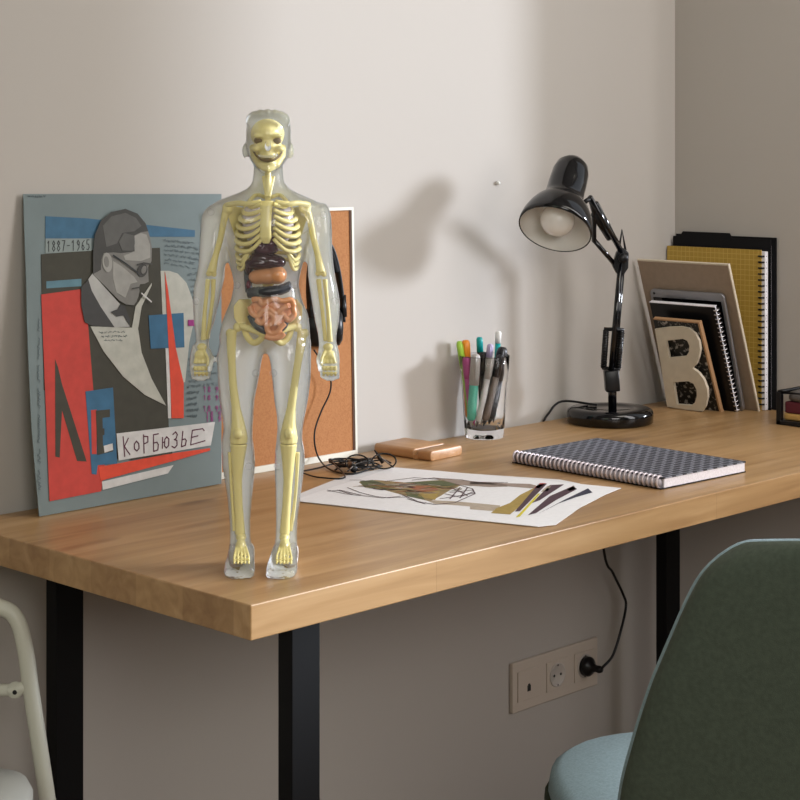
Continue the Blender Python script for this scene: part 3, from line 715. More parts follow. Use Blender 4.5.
# consistent outward normals come from the remesher; flip test on the topmost face
top = max(range(len(shell.f)), key=lambda i: shell.v[shell.f[i][0]].z)
p = [shell.v[i] for i in shell.f[top]]
if (p[1]-p[0]).cross(p[2]-p[0]).z < 0: shell.m = [1-k for k in shell.m]
part('clear_body_shell', shell, [M['shell_front'], M['shell_back']], fig, local=True, label='clear plastic body shell')
for (px, py, y) in ((237,285,-.022),(294.5,285,-.022),(196.5,301,-.012),(334.5,301,-.012),(256,373,-.024),(273.5,373,-.024),(249,466,-.012),(277.5,466,-.012),(232.5,547,-.012),(293.5,546,-.012),(211,212,-.012),(323.5,215,-.012)):
    c = b(px, py, y)
    part('shell_peg', MB().lathe([(0.0015, 0), (0.0042, 0), (0.0045, 0.0015), (0.0036, 0.004), (0.0015, 0.004)], 16, c, (0,-1,0)), M['shell_front'], fig, local=True, label='small clear round peg joining the shell')
# --- skull
sk_ = MB(); sk_.ell(b(267.5,134,.0), (.0205,.030,.0185), 24).ell(b(267.5,146,-.008), (.0170,.022,.0130), 24)
sk_.tube([b(252.5,146,.004), b(254,156,-.006), b(260,165,-.018), b(268,168,-.024), b(276,165,-.018), b(282,156,-.006), b(283,146,.004)], [.004,.0045,.005,.0058,.005,.0045,.004], 12)
sk_.ell(b(268,155,-.022), (.0105,.010,.008)).ell(b(256,149,-.022), (.006,.008,.004)).ell(b(280,149,-.022), (.006,.008,.004))
sk_.ell(b(259.5,136,-.024), (.0085,.006,.0028)).ell(b(276,136,-.024), (.0085,.006,.0028))
sk_.ell(b(268,163,-.020), (.010,.010,.006))
cu = MB(); cu.ell(b(259,140.5,-.036), (.0064,.014,.0050), 16).ell(b(276.5,140.5,-.036), (.0064,.014,.0050), 16)
cu.ell(b(268,149,-.036), (.0026,.012,.0036), 12)
cu.ell(b(268,159.6,-.036), (.0092,.012,.0016), 16)
skm = fuse(sk_, 0.0009, 2, cut=cu)
skull = part('skull', skm, M['bone'], fig, local=True)
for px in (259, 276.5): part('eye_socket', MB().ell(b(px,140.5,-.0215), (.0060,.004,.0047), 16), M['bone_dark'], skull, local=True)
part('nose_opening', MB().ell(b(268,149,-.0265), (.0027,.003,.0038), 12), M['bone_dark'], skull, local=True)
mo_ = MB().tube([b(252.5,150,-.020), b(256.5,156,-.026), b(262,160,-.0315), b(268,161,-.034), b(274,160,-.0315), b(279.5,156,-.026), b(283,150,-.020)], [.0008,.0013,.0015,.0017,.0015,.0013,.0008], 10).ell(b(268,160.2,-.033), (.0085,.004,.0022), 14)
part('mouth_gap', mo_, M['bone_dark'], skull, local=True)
th = MB()
for k in range(8):
    q = -1+2*(k+.5)/8
    c = b(268+8.5*q, 156.8-1.0*q*q, -.0345 + .006*q*q); th.box((c.x-.0010, c.y-.002, c.z-.0014), (c.x+.0010, c.y+.001, c.z+.0016))
part('upper_teeth', th, M['teeth'], skull, local=True, kind='stuff')
# --- spine
sp = MB(); y0 = 0.012
for i in range(30):
    py = 174 + i*(318-174)/29
    r_ = .0042 if py < 200 else .0065
    sp.ell(b(268, py, y0 if py > 195 else .004), (r_*(1 + (py > 260)*.3), r_, .0030), 12)
sp.tube([b(268,168,.004), b(268,198,.008), b(268,250,.014), b(268,322,.010)], [.0030,.004,.005,.005], 10)
part('spine', fuse(sp, 0.0012, 1), M['bone'], fig, local=True)
nk = MB(); nk.tube([b(263,176,-.010), b(267,197,-.020)], [.0018,.0026], 8); nk.tube([b(274,176,-.010), b(269,197,-.020)], [.0018,.0026], 8); nk.tube([b(268,172,-.012), b(268,196,-.018)], [.004,.0035], 10)
part('throat', fuse(nk, 0.0010, 1), M['bone'], fig, local=True)
# --- rib cage
rc = thing_dummy = part('sternum', fuse(MB().loft([ringe(200,260.5,276,.004,-.031), ringe(206,262,274.5,.004,-.033), ringe(225,262.5,273.5,.0038,-.036), ringe(236,262,274,.0035,-.036), ringe(242,265,271.5,.003,-.034)]), 0.001, 1), M['bone'], fig, local=True)
for sgn in (-1, 1):
    for k in range(7):
        ps = 199 + k*7.4; wd = (19, 24, 27.5, 29.5, 30.5, 31, 31)[k]
        pf_ = 203 + k*5.8
        pts = smooth_path([b(268+sgn*3, ps-2, .014), b(268+sgn*wd*.62, ps-4, .026), b(268+sgn*wd, ps+3, .002), b(268+sgn*wd*.88, ps+7.5, -.020), b(268+sgn*wd*.55, ps+6.5, -.031), b(268+sgn*5.5, pf_+1, -.034)], 6)
        part('rib', MB().tube(pts, .0033, 8, ry=.75), M['bone'], fig, local=True)
    for k in range(3):
        ps = 250 + k*6.0; wd = 31 - 0.8*k
        pts = smooth_path([b(268+sgn*4, ps-4, .016), b(268+sgn*wd*.7, ps-2, .022), b(268+sgn*wd, ps+4, .000), b(268+sgn*(wd*.86), ps+10-1.5*k, -.016), b(268+sgn*(wd*.68), ps+4-6*k, -.024), b(268+sgn*7, 241+k, -.031)][:5 if k else 6], 6)
        part('rib', MB().tube(pts, .0027, 8, ry=.8), M['bone'], fig, local=True)
    part('clavicle', MB().tube(smooth_path([b(268+sgn*7, 202, -.030), b(268+sgn*20, 204, -.028), b(268+sgn*30, 203, -.018), b(268+sgn*41, 205, -.006)], 5), .0034, 10), M['bone'], fig, local=True)
    part('scapula', fuse(MB().loft([[b(268+sgn*x, y_, yy) for x, y_, yy in ((22,208,.022),(40,205,.006),(42,210,.004),(30,245,.020),(24,240,.024))], [b(268+sgn*x, y_, yy+.004) for x, y_, yy in ((22,208,.022),(40,205,.006),(42,210,.004),(30,245,.020),(24,240,.024))]]), .001, 2), M['bone'], fig, local=True)
    part('lung', MB().ell(b(268+sgn*14, 222, -.006), (.0145,.018,.026), 20), M['lung'], fig, local=True, label='pearly lung behind the ribs')
# --- arms
def bone(name, chain, parent=fig, extra=None):
    m_ = MB()
    pts = [b(*c[:3]) for c in chain]; rs = [c[3]*S for c in chain]
    m_.tube(smooth_path(pts, 5), [rs[min(int(i/5), len(rs)-1)]*(1-(i % 5)/5) + rs[min(int(i/5)+1, len(rs)-1)]*((i % 5)/5) for i in range(5*(len(pts)-1)+1)], 12)
    for e in (extra or []): m_.ell(b(*e[:3]), e[3]*S, 12)
    return part(name, fuse(m_, 0.0011, 1), M['bone'], parent, local=True)
bone('humerus', [(227,208,0,4.5),(223.5,222,0,3.4),(220.5,238,0,3.2),(215.5,256,0,3.2),(211.5,272,0,5)], extra=[(228,208,-.002,6.0),(208.8,273.5,0,3),(214,274,0,3)])
bone('humerus', [(306,208,0,4.5),(310.5,222,0,3.4),(313.5,238,0,3.2),(318,256,0,3.2),(321,272,0,5)], extra=[(305,207,-.002,6.5),(318.2,273.5,0,3),(324,274,0,3)])
bone('radius', [(208,279,-.002,2.6),(206.5,295,-.002,2.1),(204.5,315,-.002,2.2),(203.5,340,-.002,2.9)])
bone('ulna', [(213.5,279,.002,2.7),(213,295,.002,2.1),(210.5,315,.002,2.0),(207.5,339,.002,2.2)])
bone('radius', [(325,279,-.002,2.6),(326.5,295,-.002,2.1),(328.5,315,-.002,2.2),(330,342,-.002,2.9)])
bone('ulna', [(318.5,279,.002,2.7),(320.3,295,.002,2.1),(322.8,315,.002,2.0),(325.5,341,.002,2.2)])
for sgn, px in ((-1, 200.5), (1, 329)):
    hb = MB(); hb.ell(b(px+ (1.5 if sgn < 0 else -1), 347, -.002), (5*S, .004, 4*S)).ell(b(px, 355, -.002), (6.2*S, .005, 5*S))
    for k in range(4):
        fx = px-5.6+3.9*k
        hb.tube([b(fx*.5+px*.5, 351, -.002), b(fx, 363.5, -.004)], [1.7*S, 1.8*S], 8)
        hb.tube([b(fx, 366, -.005), b(fx+.3, 370.5, -.005)], [1.9*S, 1.7*S], 8); hb.tube([b(fx+.3, 372.5, -.003), b(fx+.3, 375.5, .001)], [1.7*S, 1.3*S], 8)
    inn = 1 if sgn < 0 else -1
    hb.tube([b(px+4*inn, 351, -.004), b(px+7.5*inn, 359, -.010), b(px+7*inn, 366, -.012)], [1.7*S, 1.6*S, 1.4*S], 8)
    part('hand_bones', fuse(hb, .0009, 1), M['bone'], fig, local=True)
# --- pelvis
pv = MB()
for sgn, cx_ in ((-1, 267), (1, 269)):
    pv.loft([[b(cx_+sgn*x, y_, yy) for x, y_, yy in ((9,308,.020),(16,299,.016),(28,299,-.004),(33.5,306,-.010),(33,318,-.010),(27,328,-.006),(18,330,.004),(10,322,.016))],
             [b(cx_+sgn*x, y_, yy+.005) for x, y_, yy in ((9,308,.020),(16,299,.016),(28,299,-.004),(33.5,306,-.010),(33,318,-.010),(27,328,-.006),(18,330,.004),(10,322,.016))]])
    pv.tube(smooth_path([b(cx_+sgn*26,326,-.006), b(cx_+sgn*16,329,-.014), b(cx_+sgn*5,333,-.020), b(cx_,335,-.020)], 4), .0042, 10)
    pv.tube(smooth_path([b(cx_+sgn*23,328,-.002), b(cx_+sgn*19,338,-.006), b(cx_+sgn*12,343,-.012), b(cx_+sgn*4,337,-.018)], 4), .0040, 10)
pv.ell(b(268,318,.016), (.013,.008,.018))
part('pelvis', fuse(pv, .0013, 2), M['bone'], fig, local=True)
# --- legs
for sgn in (-1, 1):
    f = (lambda l, r: l if sgn < 0 else r)
    bone('femur', [(f(232,302.5),330,0,5),(f(231.3,301),343,0,5),(f(231.8,298),362,0,4),(f(233.2,294.5),385,0,4),(f(236,291.2),408,0,4.6),(f(237.8,289.5),422,0,6.6),(f(238.7,288.7),434,0,8.6),(f(238.8,288.6),443,0,8.8)],
         extra=[(f(238,297),327,-.002,5.0),(f(230,305),333,0,4.5),(f(234,284),438,0,4.5),(f(243.5,293.5),438,0,4.5)])
    part('patella', MB().ell(b(f(238,289),433.5,-.0140), (4.6*S,.0055,5.6*S), 16), M['bone'], fig, local=True)
    bone('tibia', [(f(238.7,288.5),443.6,0,8.8),(f(238,288.3),460,0,6.6),(f(237.5,288),480,0,4.7),(f(238.5,286.5),505,0,4.3),(f(240.2,284.5),534,0,5.2)])
    bone('fibula', [(f(230.2,297.5),452,.003,2.6),(f(230.8,297),475,.003,1.8),(f(232.5,294.5),505,.003,1.8),(f(234.8,290.5),531,.002,2.4)])
    fx = f(241, 284.5)
    fb_ = MB(); fb_.ell(b(fx, 537, .000), (5.2*S,.009,5*S)).ell(b(fx, 556, .016), (5*S,.012,.010))
    fb_.ell(b(fx, 545, -.008), (5.2*S,.010,.008))
    for k in range(5):
        x0 = fx - 4.2 + 2.1*k; x1 = fx + (f(.5,-.5)) - 7.2 + 3.6*k
        fb_.tube([b(x0, 545, -.010), b(x1, 556, -.032), b(x1*1.0, 560.2, -.040)], [1.3*S, 1.2*S, 1.5*S], 8)
        fb_.tube([b(x1, 561, -.042), b(x1, 562.5, -.048), b(x1, 563.6, -.053)], [1.3*S, 1.2*S, 1.0*S], 8)
    part('foot_bones', fuse(fb_, .0009, 1), M['bone'], fig, local=True)
# --- organs
hr = MB(); hr.ell(b(259.5,246,-.020), (.0100,.012,.0080)).ell(b(271,244,-.022), (.0090,.012,.0090)).ell(b(266,250,-.020), (.015,.012,.006))
part('heart', fuse(hr, .001, 3), M['heart'], fig, local=True)
lv = MB(); lv.ell(b(262,258,-.019), (.0150,.014,.0095)).ell(b(259,263,-.020), (.0175,.014,.0085)).ell(b(275,262,-.020), (.0135,.012,.0085)).ell(b(269,261,-.021), (.016,.012,.0095)).ell(b(249,267,-.016), (.0052,.010,.0100))
part('liver', fuse(lv, .001, 5), M['liver'], fig, local=True)
st = MB(); st.ell(b(267,276,-.022), (.0195,.012,.0100)).ell(b(277,275,-.023), (.0120,.012,.0112)).ell(b(258,277,-.021), (.0115,.010,.0090))
part('stomach', fuse(st, .001, 6), M['stomach'], fig, local=True)
part('gallbladder', MB().ell(b(248.5,285,-.018), (.0030,.006,.0060), 14), M['gall'], fig, local=True)
cl = MB()
path = smooth_path([b(249,293,-.020), b(257,292,-.027), b(268,291.5,-.030), b(280,290,-.027), b(289,286.5,-.020)], 6)
for i, p_ in enumerate(path): cl.ell(p_, (.0030,.0068,.0066 + .0004*math.sin(i*2.1)), 12)
part('transverse_colon', fuse(cl, .0009, 1), M['colon'], fig, local=True)
cl = MB(); cl.tube(smooth_path([b(249,292,-.018), b(247.5,272,-.012), b(248,262,-.010)], 5), .0045, 12)
part('ascending_colon', cl, M['colon'], fig, local=True)
cl = MB(); cl.tube(smooth_path([b(250.5,315,-.020), b(254,322,-.022), b(260,328,-.024), b(268,332,-.022)], 5), .0046, 12)
part('lower_colon', cl, M['colon'], fig, local=True)
cl = MB(); cl.tube(smooth_path([b(287,318,-.020), b(284,326,-.022), b(278,331,-.022)], 5), .0040, 12)
part('lower_colon', cl, M['colon'], fig, local=True)
gt = MB()
gt.ell(b(271,309,-.0195), (.0265,.0105,.0150)).ell(b(272,321,-.0195), (.0185,.009,.012)).ell(b(274,332,-.019), (.011,.007,.0070))
for pts in ([(252,300),(259,299),(262,304),(268,301),(274,299),(282,301),(291,300),(294,306)],[(250,306),(252,313),(258,316),(263,311),(270,309),(275,313),(282,309),(288,306)],
            [(293,307),(294,315),(288,320),(283,314),(279,319),(276,325)],[(256,319),(261,323),(266,318),(268,313),(274,317),(272,323),(267,327),(270,333),(277,332),(281,327),(285,323)],[(265,336),(272,338),(280,337),(284,333)]):
    gt.tube(smooth_path([b(x, y, -.0265 - .004*math.cos((x-271)/22*1.3)) for x, y in pts], 4), .0036, 10)
part('small_intestine', fuse(gt, .0008, 0), M['gut'], fig, local=True)

# ------------------------------------------------------------------ desk lamp
LD = 3.30
M['bulb'] = mat('frosted_bulb', (0.80, 0.78, 0.74), 0.25)
def q(px, py, dy=0.0):
    sw = max(0.0, min(1.0, (264-py)/60.0))
    return atD(px, py, LD + dy - sw*max(0.0, (624-px))/34.0*0.11)
lb = onZ(610, 422.5, DZ)
lamp = thing('desk_lamp', lb, 'black jointed desk lamp with round base standing near the right corner', 'desk lamp')
part('base', MB().lathe([(0, 0), (0.074, 0), (0.079, 0.003), (0.080, 0.018), (0.078, 0.024), (0.072, 0.0275), (0.045, 0.0285), (0.042, 0.0265), (0.015, 0.0265), (0.0, 0.0265)], 56, lb), M['black_gloss'], lamp)
LD = (Vector(lb)-CAM).dot(FW)
post0 = q(612, 404); post0.z = DZ+0.022
part('post', MB().tube([Vector((q(612.5, 400).x, q(612.5, 400).y, DZ+.0255)), q(612, 376)], 0.0080, 14), M['black_gloss'], lamp)
part('lower_joint', MB().tube([q(612.5, 391), q(611, 370)], 0.0185, 4), M['black'], lamp, bev=0.002)
for dx, dd in ((-1, -.006), (1, .006)):
    part('lower_arm', MB().tube([q(612+1.5*dx, 376, dd), q(622+1.0*dx, 258, dd)], 0.0050, 10), M['black_gloss'], lamp)
part('spring_bar', MB().tube([q(604, 329), q(624, 330)], 0.0035, 8), M['black'], lamp)
for xa, ya, xb, yb2 in ((606, 330, 603.5, 368), (621.5, 331, 618, 368)):
    sp = part('spring', MB().tube([q(xa, ya), q(xb, yb2)], 0.0055, 12), M['black'], lamp)
    co = MB(); k = 90
    A, B = q(xa, ya), q(xb, yb2); t = (B-A).normalized(); u = t.orthogonal().normalized(); v = t.cross(u)
    co.tube([A.lerp(B, i/k) + (u*math.cos(i*1.05) + v*math.sin(i*1.05))*.0058 for i in range(k+1)], .0010, 5)
    part('coil', co, M['black_gloss'], sp)
part('spring_bar', MB().tube([q(602, 368), q(620, 369)], 0.0032, 8), M['black'], lamp)
part('elbow_joint', MB().prism([q(x, y, -.010) for x, y in ((613,266),(617,252),(624,248),(629,253),(628.5,268),(624,275),(617,274))], FW*.020), M['black'], lamp, bev=0.002)
part('elbow_spike', MB().tube([q(618.5, 252), q(622, 230), q(625.5, 250)], [.0025, .0022, .0025], 8), M['black'], lamp)
part('elbow_knob', MB().lathe([(0, 0), (.008, 0), (.009, .003), (.009, .008), (.007, .010), (0, .010)], 16, q(623, 258, -.012), -FW), M['black'], lamp)
for a_, b2, dd in (((590, 197), (621, 252), -.006), ((596, 203), (623, 254), .006), ((594, 240), (617, 267), 0)):
    part('upper_arm', MB().tube([q(*a_, dd), q(*b2, dd)], 0.0045, 10), M['black_gloss'], lamp)
for a_, b2 in (((594, 214), (609, 238)),):
    part('spring', MB().tube([q(*a_), q(*b2)], 0.0060, 12), M['black'], lamp)
part('shade_bracket', MB().tube([q(585, 202), q(590, 198), q(594, 212), q(594, 241)], 0.0045, 10), M['black'], lamp)
sn = 0.81; ax = (RT*(-.336) + UP*(-.942))*sn - FW*0.587; ax.normalize()
RD = LD-.215; rimc = atD(554.8, 229.5, RD); PXM = RD/FPX
prof = [(0, 37.2), (5, 37.2), (12, 36.0), (21, 32.8), (29, 28.5), (35, 23.5), (39, 20.5), (44, 19.6), (57, 19.4), (73, 18.8), (82, 16.5), (88, 11.5), (91.5, 5), (92, 0.1)]
outer = [(r*PXM, z*PXM) for z, r in prof]
inner = [((r-1.2)*PXM, (z+.2)*PXM) for z, r in prof[:8]]
shd = MB(); shd.lathe(inner[::-1] + outer, 56, rimc, -ax, cap=False)
part('shade', shd, M['black_gloss'], lamp)
part('shade_lining', MB().lathe([((r-1.35)*PXM, (z+.25)*PXM) for z, r in prof[:8]] + [(0.0, 44.6*PXM)], 56, rimc, -ax, cap=False), M['chrome_paint'], lamp, label='pale inner lining of the shade')
part('bulb', MB().lathe([(0.0, 6), (6, 6.8), (12, 9.8), (16, 15), (17.6, 21), (16.5, 27), (12, 33), (7.5, 38), (7, 47)][0:0] + [(r*PXM, z*PXM) for r, z in ((.01,-4),(7,-2.8),(12.5,.8),(16.2,6),(17.6,12),(16.3,18),(12,25),(8,31),(7,43))], 32, rimc, -ax), M['bulb'], lamp)
part('shade_stripe', MB().box((-.002, -.0008, 0), (.002, .0008, 34*PXM), Matrix.Translation(rimc - ax*(52*PXM) ) @ (Vector((0,0,1)).rotation_difference(-ax)).to_matrix().to_4x4() @ Matrix.Translation((0, 0, 0)) @ Matrix.Rotation(0, 4, 'Z')), M['black'], lamp) if False else None
cb = smooth_path([Vector((q(609, 397).x, q(609, 397).y, DZ+.028)) if False else lb + Vector((0, .03, .0295)), Vector((lb.x-.035, YW-.022, DZ+.034)), Vector((lb.x-.06, YW-.010, DZ+.012)), Vector((lb.x-.07, YW-.006, DZ-.002))], 6)
part('cable', MB().tube(cb, .0022, 8), M['black'], lamp)

# ------------------------------------------------------------------ glass tumbler and pens
M['glass'] = mat('clear_glass', (1, 1, 1), 0.0, **{'Transmission Weight': 1.0, 'IOR': 1.22})
gc = onZ(484.5, 437.3, DZ); gc.y = min(gc.y, YW-0.050)
GD = (gc-CAM).dot(FW); GS = GD/FPX
def gx(px, py, d=0.0): return atD(px, py, GD+d)
Rt, Rb, H = 25.3*GS, 19.8*GS, 81*GS/0.985
def grg(z, r, fac):
    out = []
    for k in range(60):
        a_ = 2*PI*k/60; r2 = r*(1 - fac*0.06*(0.5-0.5*math.cos(10*a_)))
        out.append(Vector((gc.x + r2*math.cos(a_), gc.y + r2*math.sin(a_), DZ+z)))
    return out
def rr(t): return Rb + (Rt-Rb)*t
gl = MB(); wt = .0015
rings = [grg(0, Rb*.90, 0), grg(.002, Rb, .3)] + [grg(H*t, rr(t), f) for t, f in ((.06, 1), (.3, 1), (.55, 1), (.64, .7), (.70, 0), (.8, 0), (.995, 0))] + [grg(H, rr(1)-wt*.5, 0)]
rings += [grg(H*t, rr(t)-wt, f) for t, f in ((.99, 0), (.8, 0), (.7, 0), (.64, .7), (.55, 1), (.3, 1), (.12, 1))] + [grg(H*.10, Rb*.5, 0), grg(H*.10, .0001, 0)]
gl.loft(rings, cap=False); gl.f.append(list(range(59, -1, -1))); gl.m.append(0); gl.sm.append(False)
glass = solo('drinking_glass', gl, M['glass'], (gc.x, gc.y, DZ), 'clear fluted drinking glass full of pens beside the wall', 'glass')
def cmat(n, c, r=.35, **k): return mat('pen_'+n, c, r, **k)
PC = dict(lime=(.35,.60,.06), orange=(.80,.27,.02), magenta=(.45,.06,.25), mint=(.10,.48,.35), grey=(.42,.40,.38), teal=(0,.32,.32), silver=(.45,.43,.41), lav=(.42,.36,.55), black=(.01,.01,.012), white=(.75,.75,.73), bronze=(.12,.09,.07))
PCM = {k: cmat(k, v) for k, v in PC.items()}
def pen(px, py, bx, by, r, body, cap, tip, label, d=0.0, capfrac=.3, clip=True, name='pen', cat='pen'):
    """upper end at photo point (px,py); lower end stands inside the glass at offset (bx,by) from its centre"""
    r *= 1.18
    bot = gc + RT*((bx-484.5)*GS) + FW*by + UP*(H*.10+.003+r*.3); topp = gx(px, py, d)
    t = (topp-bot); ln = t.length; t.normalize()
    root = thing(name, bot, label, cat, 'pens in the drinking glass')
    def ra(z0, z1, prof): return MB().lathe([(rad*r, z0 + (z1-z0)*z) for z, rad in prof], 16, bot, t)
    part('barrel', ra(.012, ln*(1-capfrac), ((0, .0), (0, .6), (.04, .95), (.1, 1), (1, 1), (1, 0))), PCM[body], root)
    part('tip', ra(.0, .0125, ((0, .0), (0, .12), (.5, .3), (1, .62), (1, 0))), PCM[tip], root)
    part('cap', ra(ln*(1-capfrac)+.0002, ln, ((0, 0), (0, 1.1), (.85, 1.08), (.96, .85), (1, .5), (1, 0))), PCM[cap], root)
    if clip:
        side = (-FW - t*(-FW).dot(t)).normalized()
        a_ = bot + t*(ln*.97) + side*r*1.3; b3 = bot + t*(ln*(1-capfrac*.85)) + side*r*1.45
        part('clip', MB().tube([bot+t*(ln*.975)+side*r*.6, a_, b3], r*.24, 6), PCM[cap], root)
    return root
P_ = pen
P_(459, 341, 473, -.004, .0046, 'lime', 'lime', 'lime', 'lime green felt pen, leftmost in the glass', d=.006, clip=False)
P_(465.5, 340, 470, .012, .0062, 'orange', 'orange', 'orange', 'thick orange marker with bright orange cap', d=.014, clip=False)
P_(466, 357, 474, -.010, .0060, 'magenta', 'magenta', 'magenta', 'short magenta pen in front of the orange marker', d=-.012, clip=False)
P_(476, 354, 470.5, -.016, .0068, 'mint', 'grey', 'grey', 'mint and grey multicolour ballpoint pen at the front', d=-.022, capfrac=.42)
P_(479.5, 337, 483, .012, .0046, 'black', 'teal', 'black', 'black pen with a bright teal end', d=.008, capfrac=.17, clip=False)
P_(483, 352, 486, .004, .0064, 'black', 'black', 'black', 'black marker right below the teal tipped pen', d=.000)
P_(490.5, 344, 481, .000, .0046, 'silver', 'lav', 'silver', 'silver pen with a lavender top leaning right', d=-.008, capfrac=.16)
P_(492, 358, 476, -.020, .0046, 'silver', 'silver', 'bronze', 'plain silver grey pen slanting across the front', d=-.018)
P_(498.5, 331, 494, .016, .0042, 'teal', 'white', 'black', 'tall teal pencil with a white end, highest of all', d=.016, capfrac=.13, clip=False)
P_(503, 347, 489, -.002, .0076, 'black', 'black', 'black', 'thick black marker leaning on the right rim', d=.000, capfrac=.42)
P_(501, 355, 483, -.015, .0056, 'bronze', 'black', 'black', 'dark bronze pen half hidden inside the right of the glass', d=-.016)
P_(494, 362, 490, .006, .0050, 'black', 'bronze', 'black', 'short black pen low behind the silver pens', d=.004)

# ------------------------------------------------------------------ wooden phone stand
M['bamboo'] = wood('bamboo_block', (0.34, 0.17, 0.075), (0.42, 0.225, 0.10), (0.48, 0.27, 0.13), stretch=(1.5, 30, 30))
hT = 0.017
A = onZ(373, 447, DZ+hT); B = onZ(430, 452, DZ+hT); C_ = onZ(465, 447.5, DZ+hT); D_ = onZ(398, 437.5, DZ+hT)
U = (B-A)
e1 = (onZ(428, 461, DZ) - onZ(374, 453, DZ)).normalized(); e2 = Vector((-e1.y, e1.x, 0))
o0 = onZ(374, 453.5, DZ); Lw = (onZ(430, 462, DZ)-o0).dot(e1); Ld = (onZ(464, 455.5, DZ)-onZ(430, 462, DZ)).length
e2w = (onZ(464, 455.5, DZ)-onZ(430, 462, DZ)).normalized()
if e2.dot(e2w) < 0: e2 = -e2
print('block', Lw, Ld, e1, e2w, e1.dot(e2w))
bmx = Matrix.Translation(o0 + Vector((0, 0, 0))) @ Matrix((e1, e2, UP)).transposed().to_4x4()
bl = thing('phone_stand', None, 'small bamboo phone stand block lying beside the cork board', 'phone stand', mtx=bmx)
sx = Lw*.70; th = hT
def rsec(x0, x1, y0, y1, z0, z1, r=.006, n=5):
    out = []
    for cx2, cy2, a0 in ((y1-r, z1-r, 0), (y0+r, z1-r, 90), (y0+r, z0+r, 180), (y1-r, z0+r, 270)):
        for k in range(n): a_ = math.radians(a0 + 90*k/(n-1)); out.append((cx2 + r*math.cos(a_), cz(cy2, r, a_)))
    return [[Vector((x, y, z)) for y, z in out] for x in (x0, x1)]
def cz(c, r, a_): return c + r*math.sin(a_)
mb = MB(); mb.loft(rsec(0, sx, 0, Ld, 0, th)); part('rest_block', mb, M['bamboo'], bl, local=True, bev=.002)
mb = MB(); mb.loft(rsec(sx+.008, Lw, 0, Ld, 0, th)); part('front_lip', mb, M['bamboo'], bl, local=True, bev=.002)
part('groove_floor', MB().box((sx-.001, .001, 0.0005), (sx+.009, Ld-.001, th*.45)), M['bamboo'], bl, local=True)

# ------------------------------------------------------------------ drawing sheets
M['drawn'] = None
DK = dict(paper=(0.86, 0.87, 0.90), paper2=(0.78, 0.79, 0.82), plum=(.07,.035,.05), green=(.10,.12,.05), ochre=(.38,.27,.07), rust=(.33,.12,.05), khaki=(.30,.22,.10), yellow=(.70,.62,.05), taupe=(.33,.26,.22), navy=(.03,.03,.06), red=(.45,.05,.05), sand=(.45,.38,.30))
DM = {k: mat('drawing_'+k, v, .7, noise=(150, .03 if 'paper' in k else .12)) for k, v in DK.items()}; dk = list(DM)
class DMB(MB):
    z = DZ+.0012
    def poly(s, px, lay, key): s.cm = dk.index(key); s.prism([onZ(x, y, s.z+.00015*lay) for x, y in px], (0,0,.0001)); return s
    def line(s, px, lay, key, wd=.0015): s.cm = dk.index(key); s.stroke([onZ(x, y, s.z+.00015*lay) for x, y in px], wd, (0,0,1), .0001); return s
c0 = onZ(450, 495, DZ)
under = thing('paper_sheet', onZ(420, 480, DZ), 'plain white sheet lying partly under the coloured drawing', 'paper')
um = MB(); um.prism([onZ(x, y, DZ+.0003) for x, y in ((292,497),(345,476),(392,467.5),(470,474),(560,480),(580,484),(430,500),(330,502))], (0,0,.0007))
part('sheet', um, DM['paper2'], under)
dr = thing('drawing', c0, 'large white drawing with coloured sketches and dark bars lying on the desk', 'drawing')
out_ = ((297,499.5),(335,487),(392,468.5),(440,471.5),(500,477),(560,482.5),(621,488.5),(605,495),(580,508),(556,525),(538,527),(500,523),(440,517),(380,510.5),(335,505.5),(298,501.5))
pm = MB(); pm.prism([onZ(x, y, DZ+.00102) for x, y in out_], (0,0,.0009)); part('sheet', pm, DM['paper'], dr)
def zd(pts): return [(300+x/4, 440+y/4) for x, y in pts]
def ze(pts): return [(470+x/5, 470+y/5) for x, y in pts]
DMB.z = DZ+.00195
art = DMB()
art.poly(zd([(235,168),(300,160),(420,170),(560,160),(660,175),(600,200),(560,225),(520,245),(430,225),(330,198),(260,190)]), 0, 'khaki')
art.poly(zd([(240,165),(290,160),(350,178),(300,190),(255,188)]), 1, 'green')
art.poly(zd([(420,170),(560,162),(640,175),(590,185),(470,180)]), 1, 'green')
art.poly(zd([(340,180),(420,172),(470,185),(400,195)]), 1, 'sand').poly(zd([(430,185),(520,182),(560,200),(480,208)]), 2, 'rust').poly(zd([(480,205),(560,205),(540,240),(470,225)]), 2, 'ochre').poly(zd([(420,205),(470,208),(500,238),(430,225)]), 2, 'green')
for l_ in ([(110,200),(180,215),(240,222)],[(110,205),(160,200),(250,222),(330,232),(400,225)],[(190,190),(240,210),(300,225),(360,232)],[(150,200),(210,218)],[(400,215),(470,245),(540,258),(620,250),(700,215),(690,195),(620,175)],[(430,235),(500,255)],[(600,210),(690,200)],[(560,235),(700,212)],[(580,215),(640,228),(690,208)],[(600,190),(640,205),(670,222)],[(640,190),(600,235)],[(670,190),(640,232)],[(340,165),(460,150),(560,158)],[(200,160),(240,160),(330,175)],[(360,230),(430,228)]):
    art.line(zd(l_), 3, 'plum', .0018)
art.poly(zd([(530,150),(660,162),(830,178),(830,186),(760,188),(640,180)]), 2, 'taupe').poly(zd([(500,240),(620,245),(800,262),(800,278),(640,262),(540,256)]), 0, 'sand')
rq = random.Random(5)
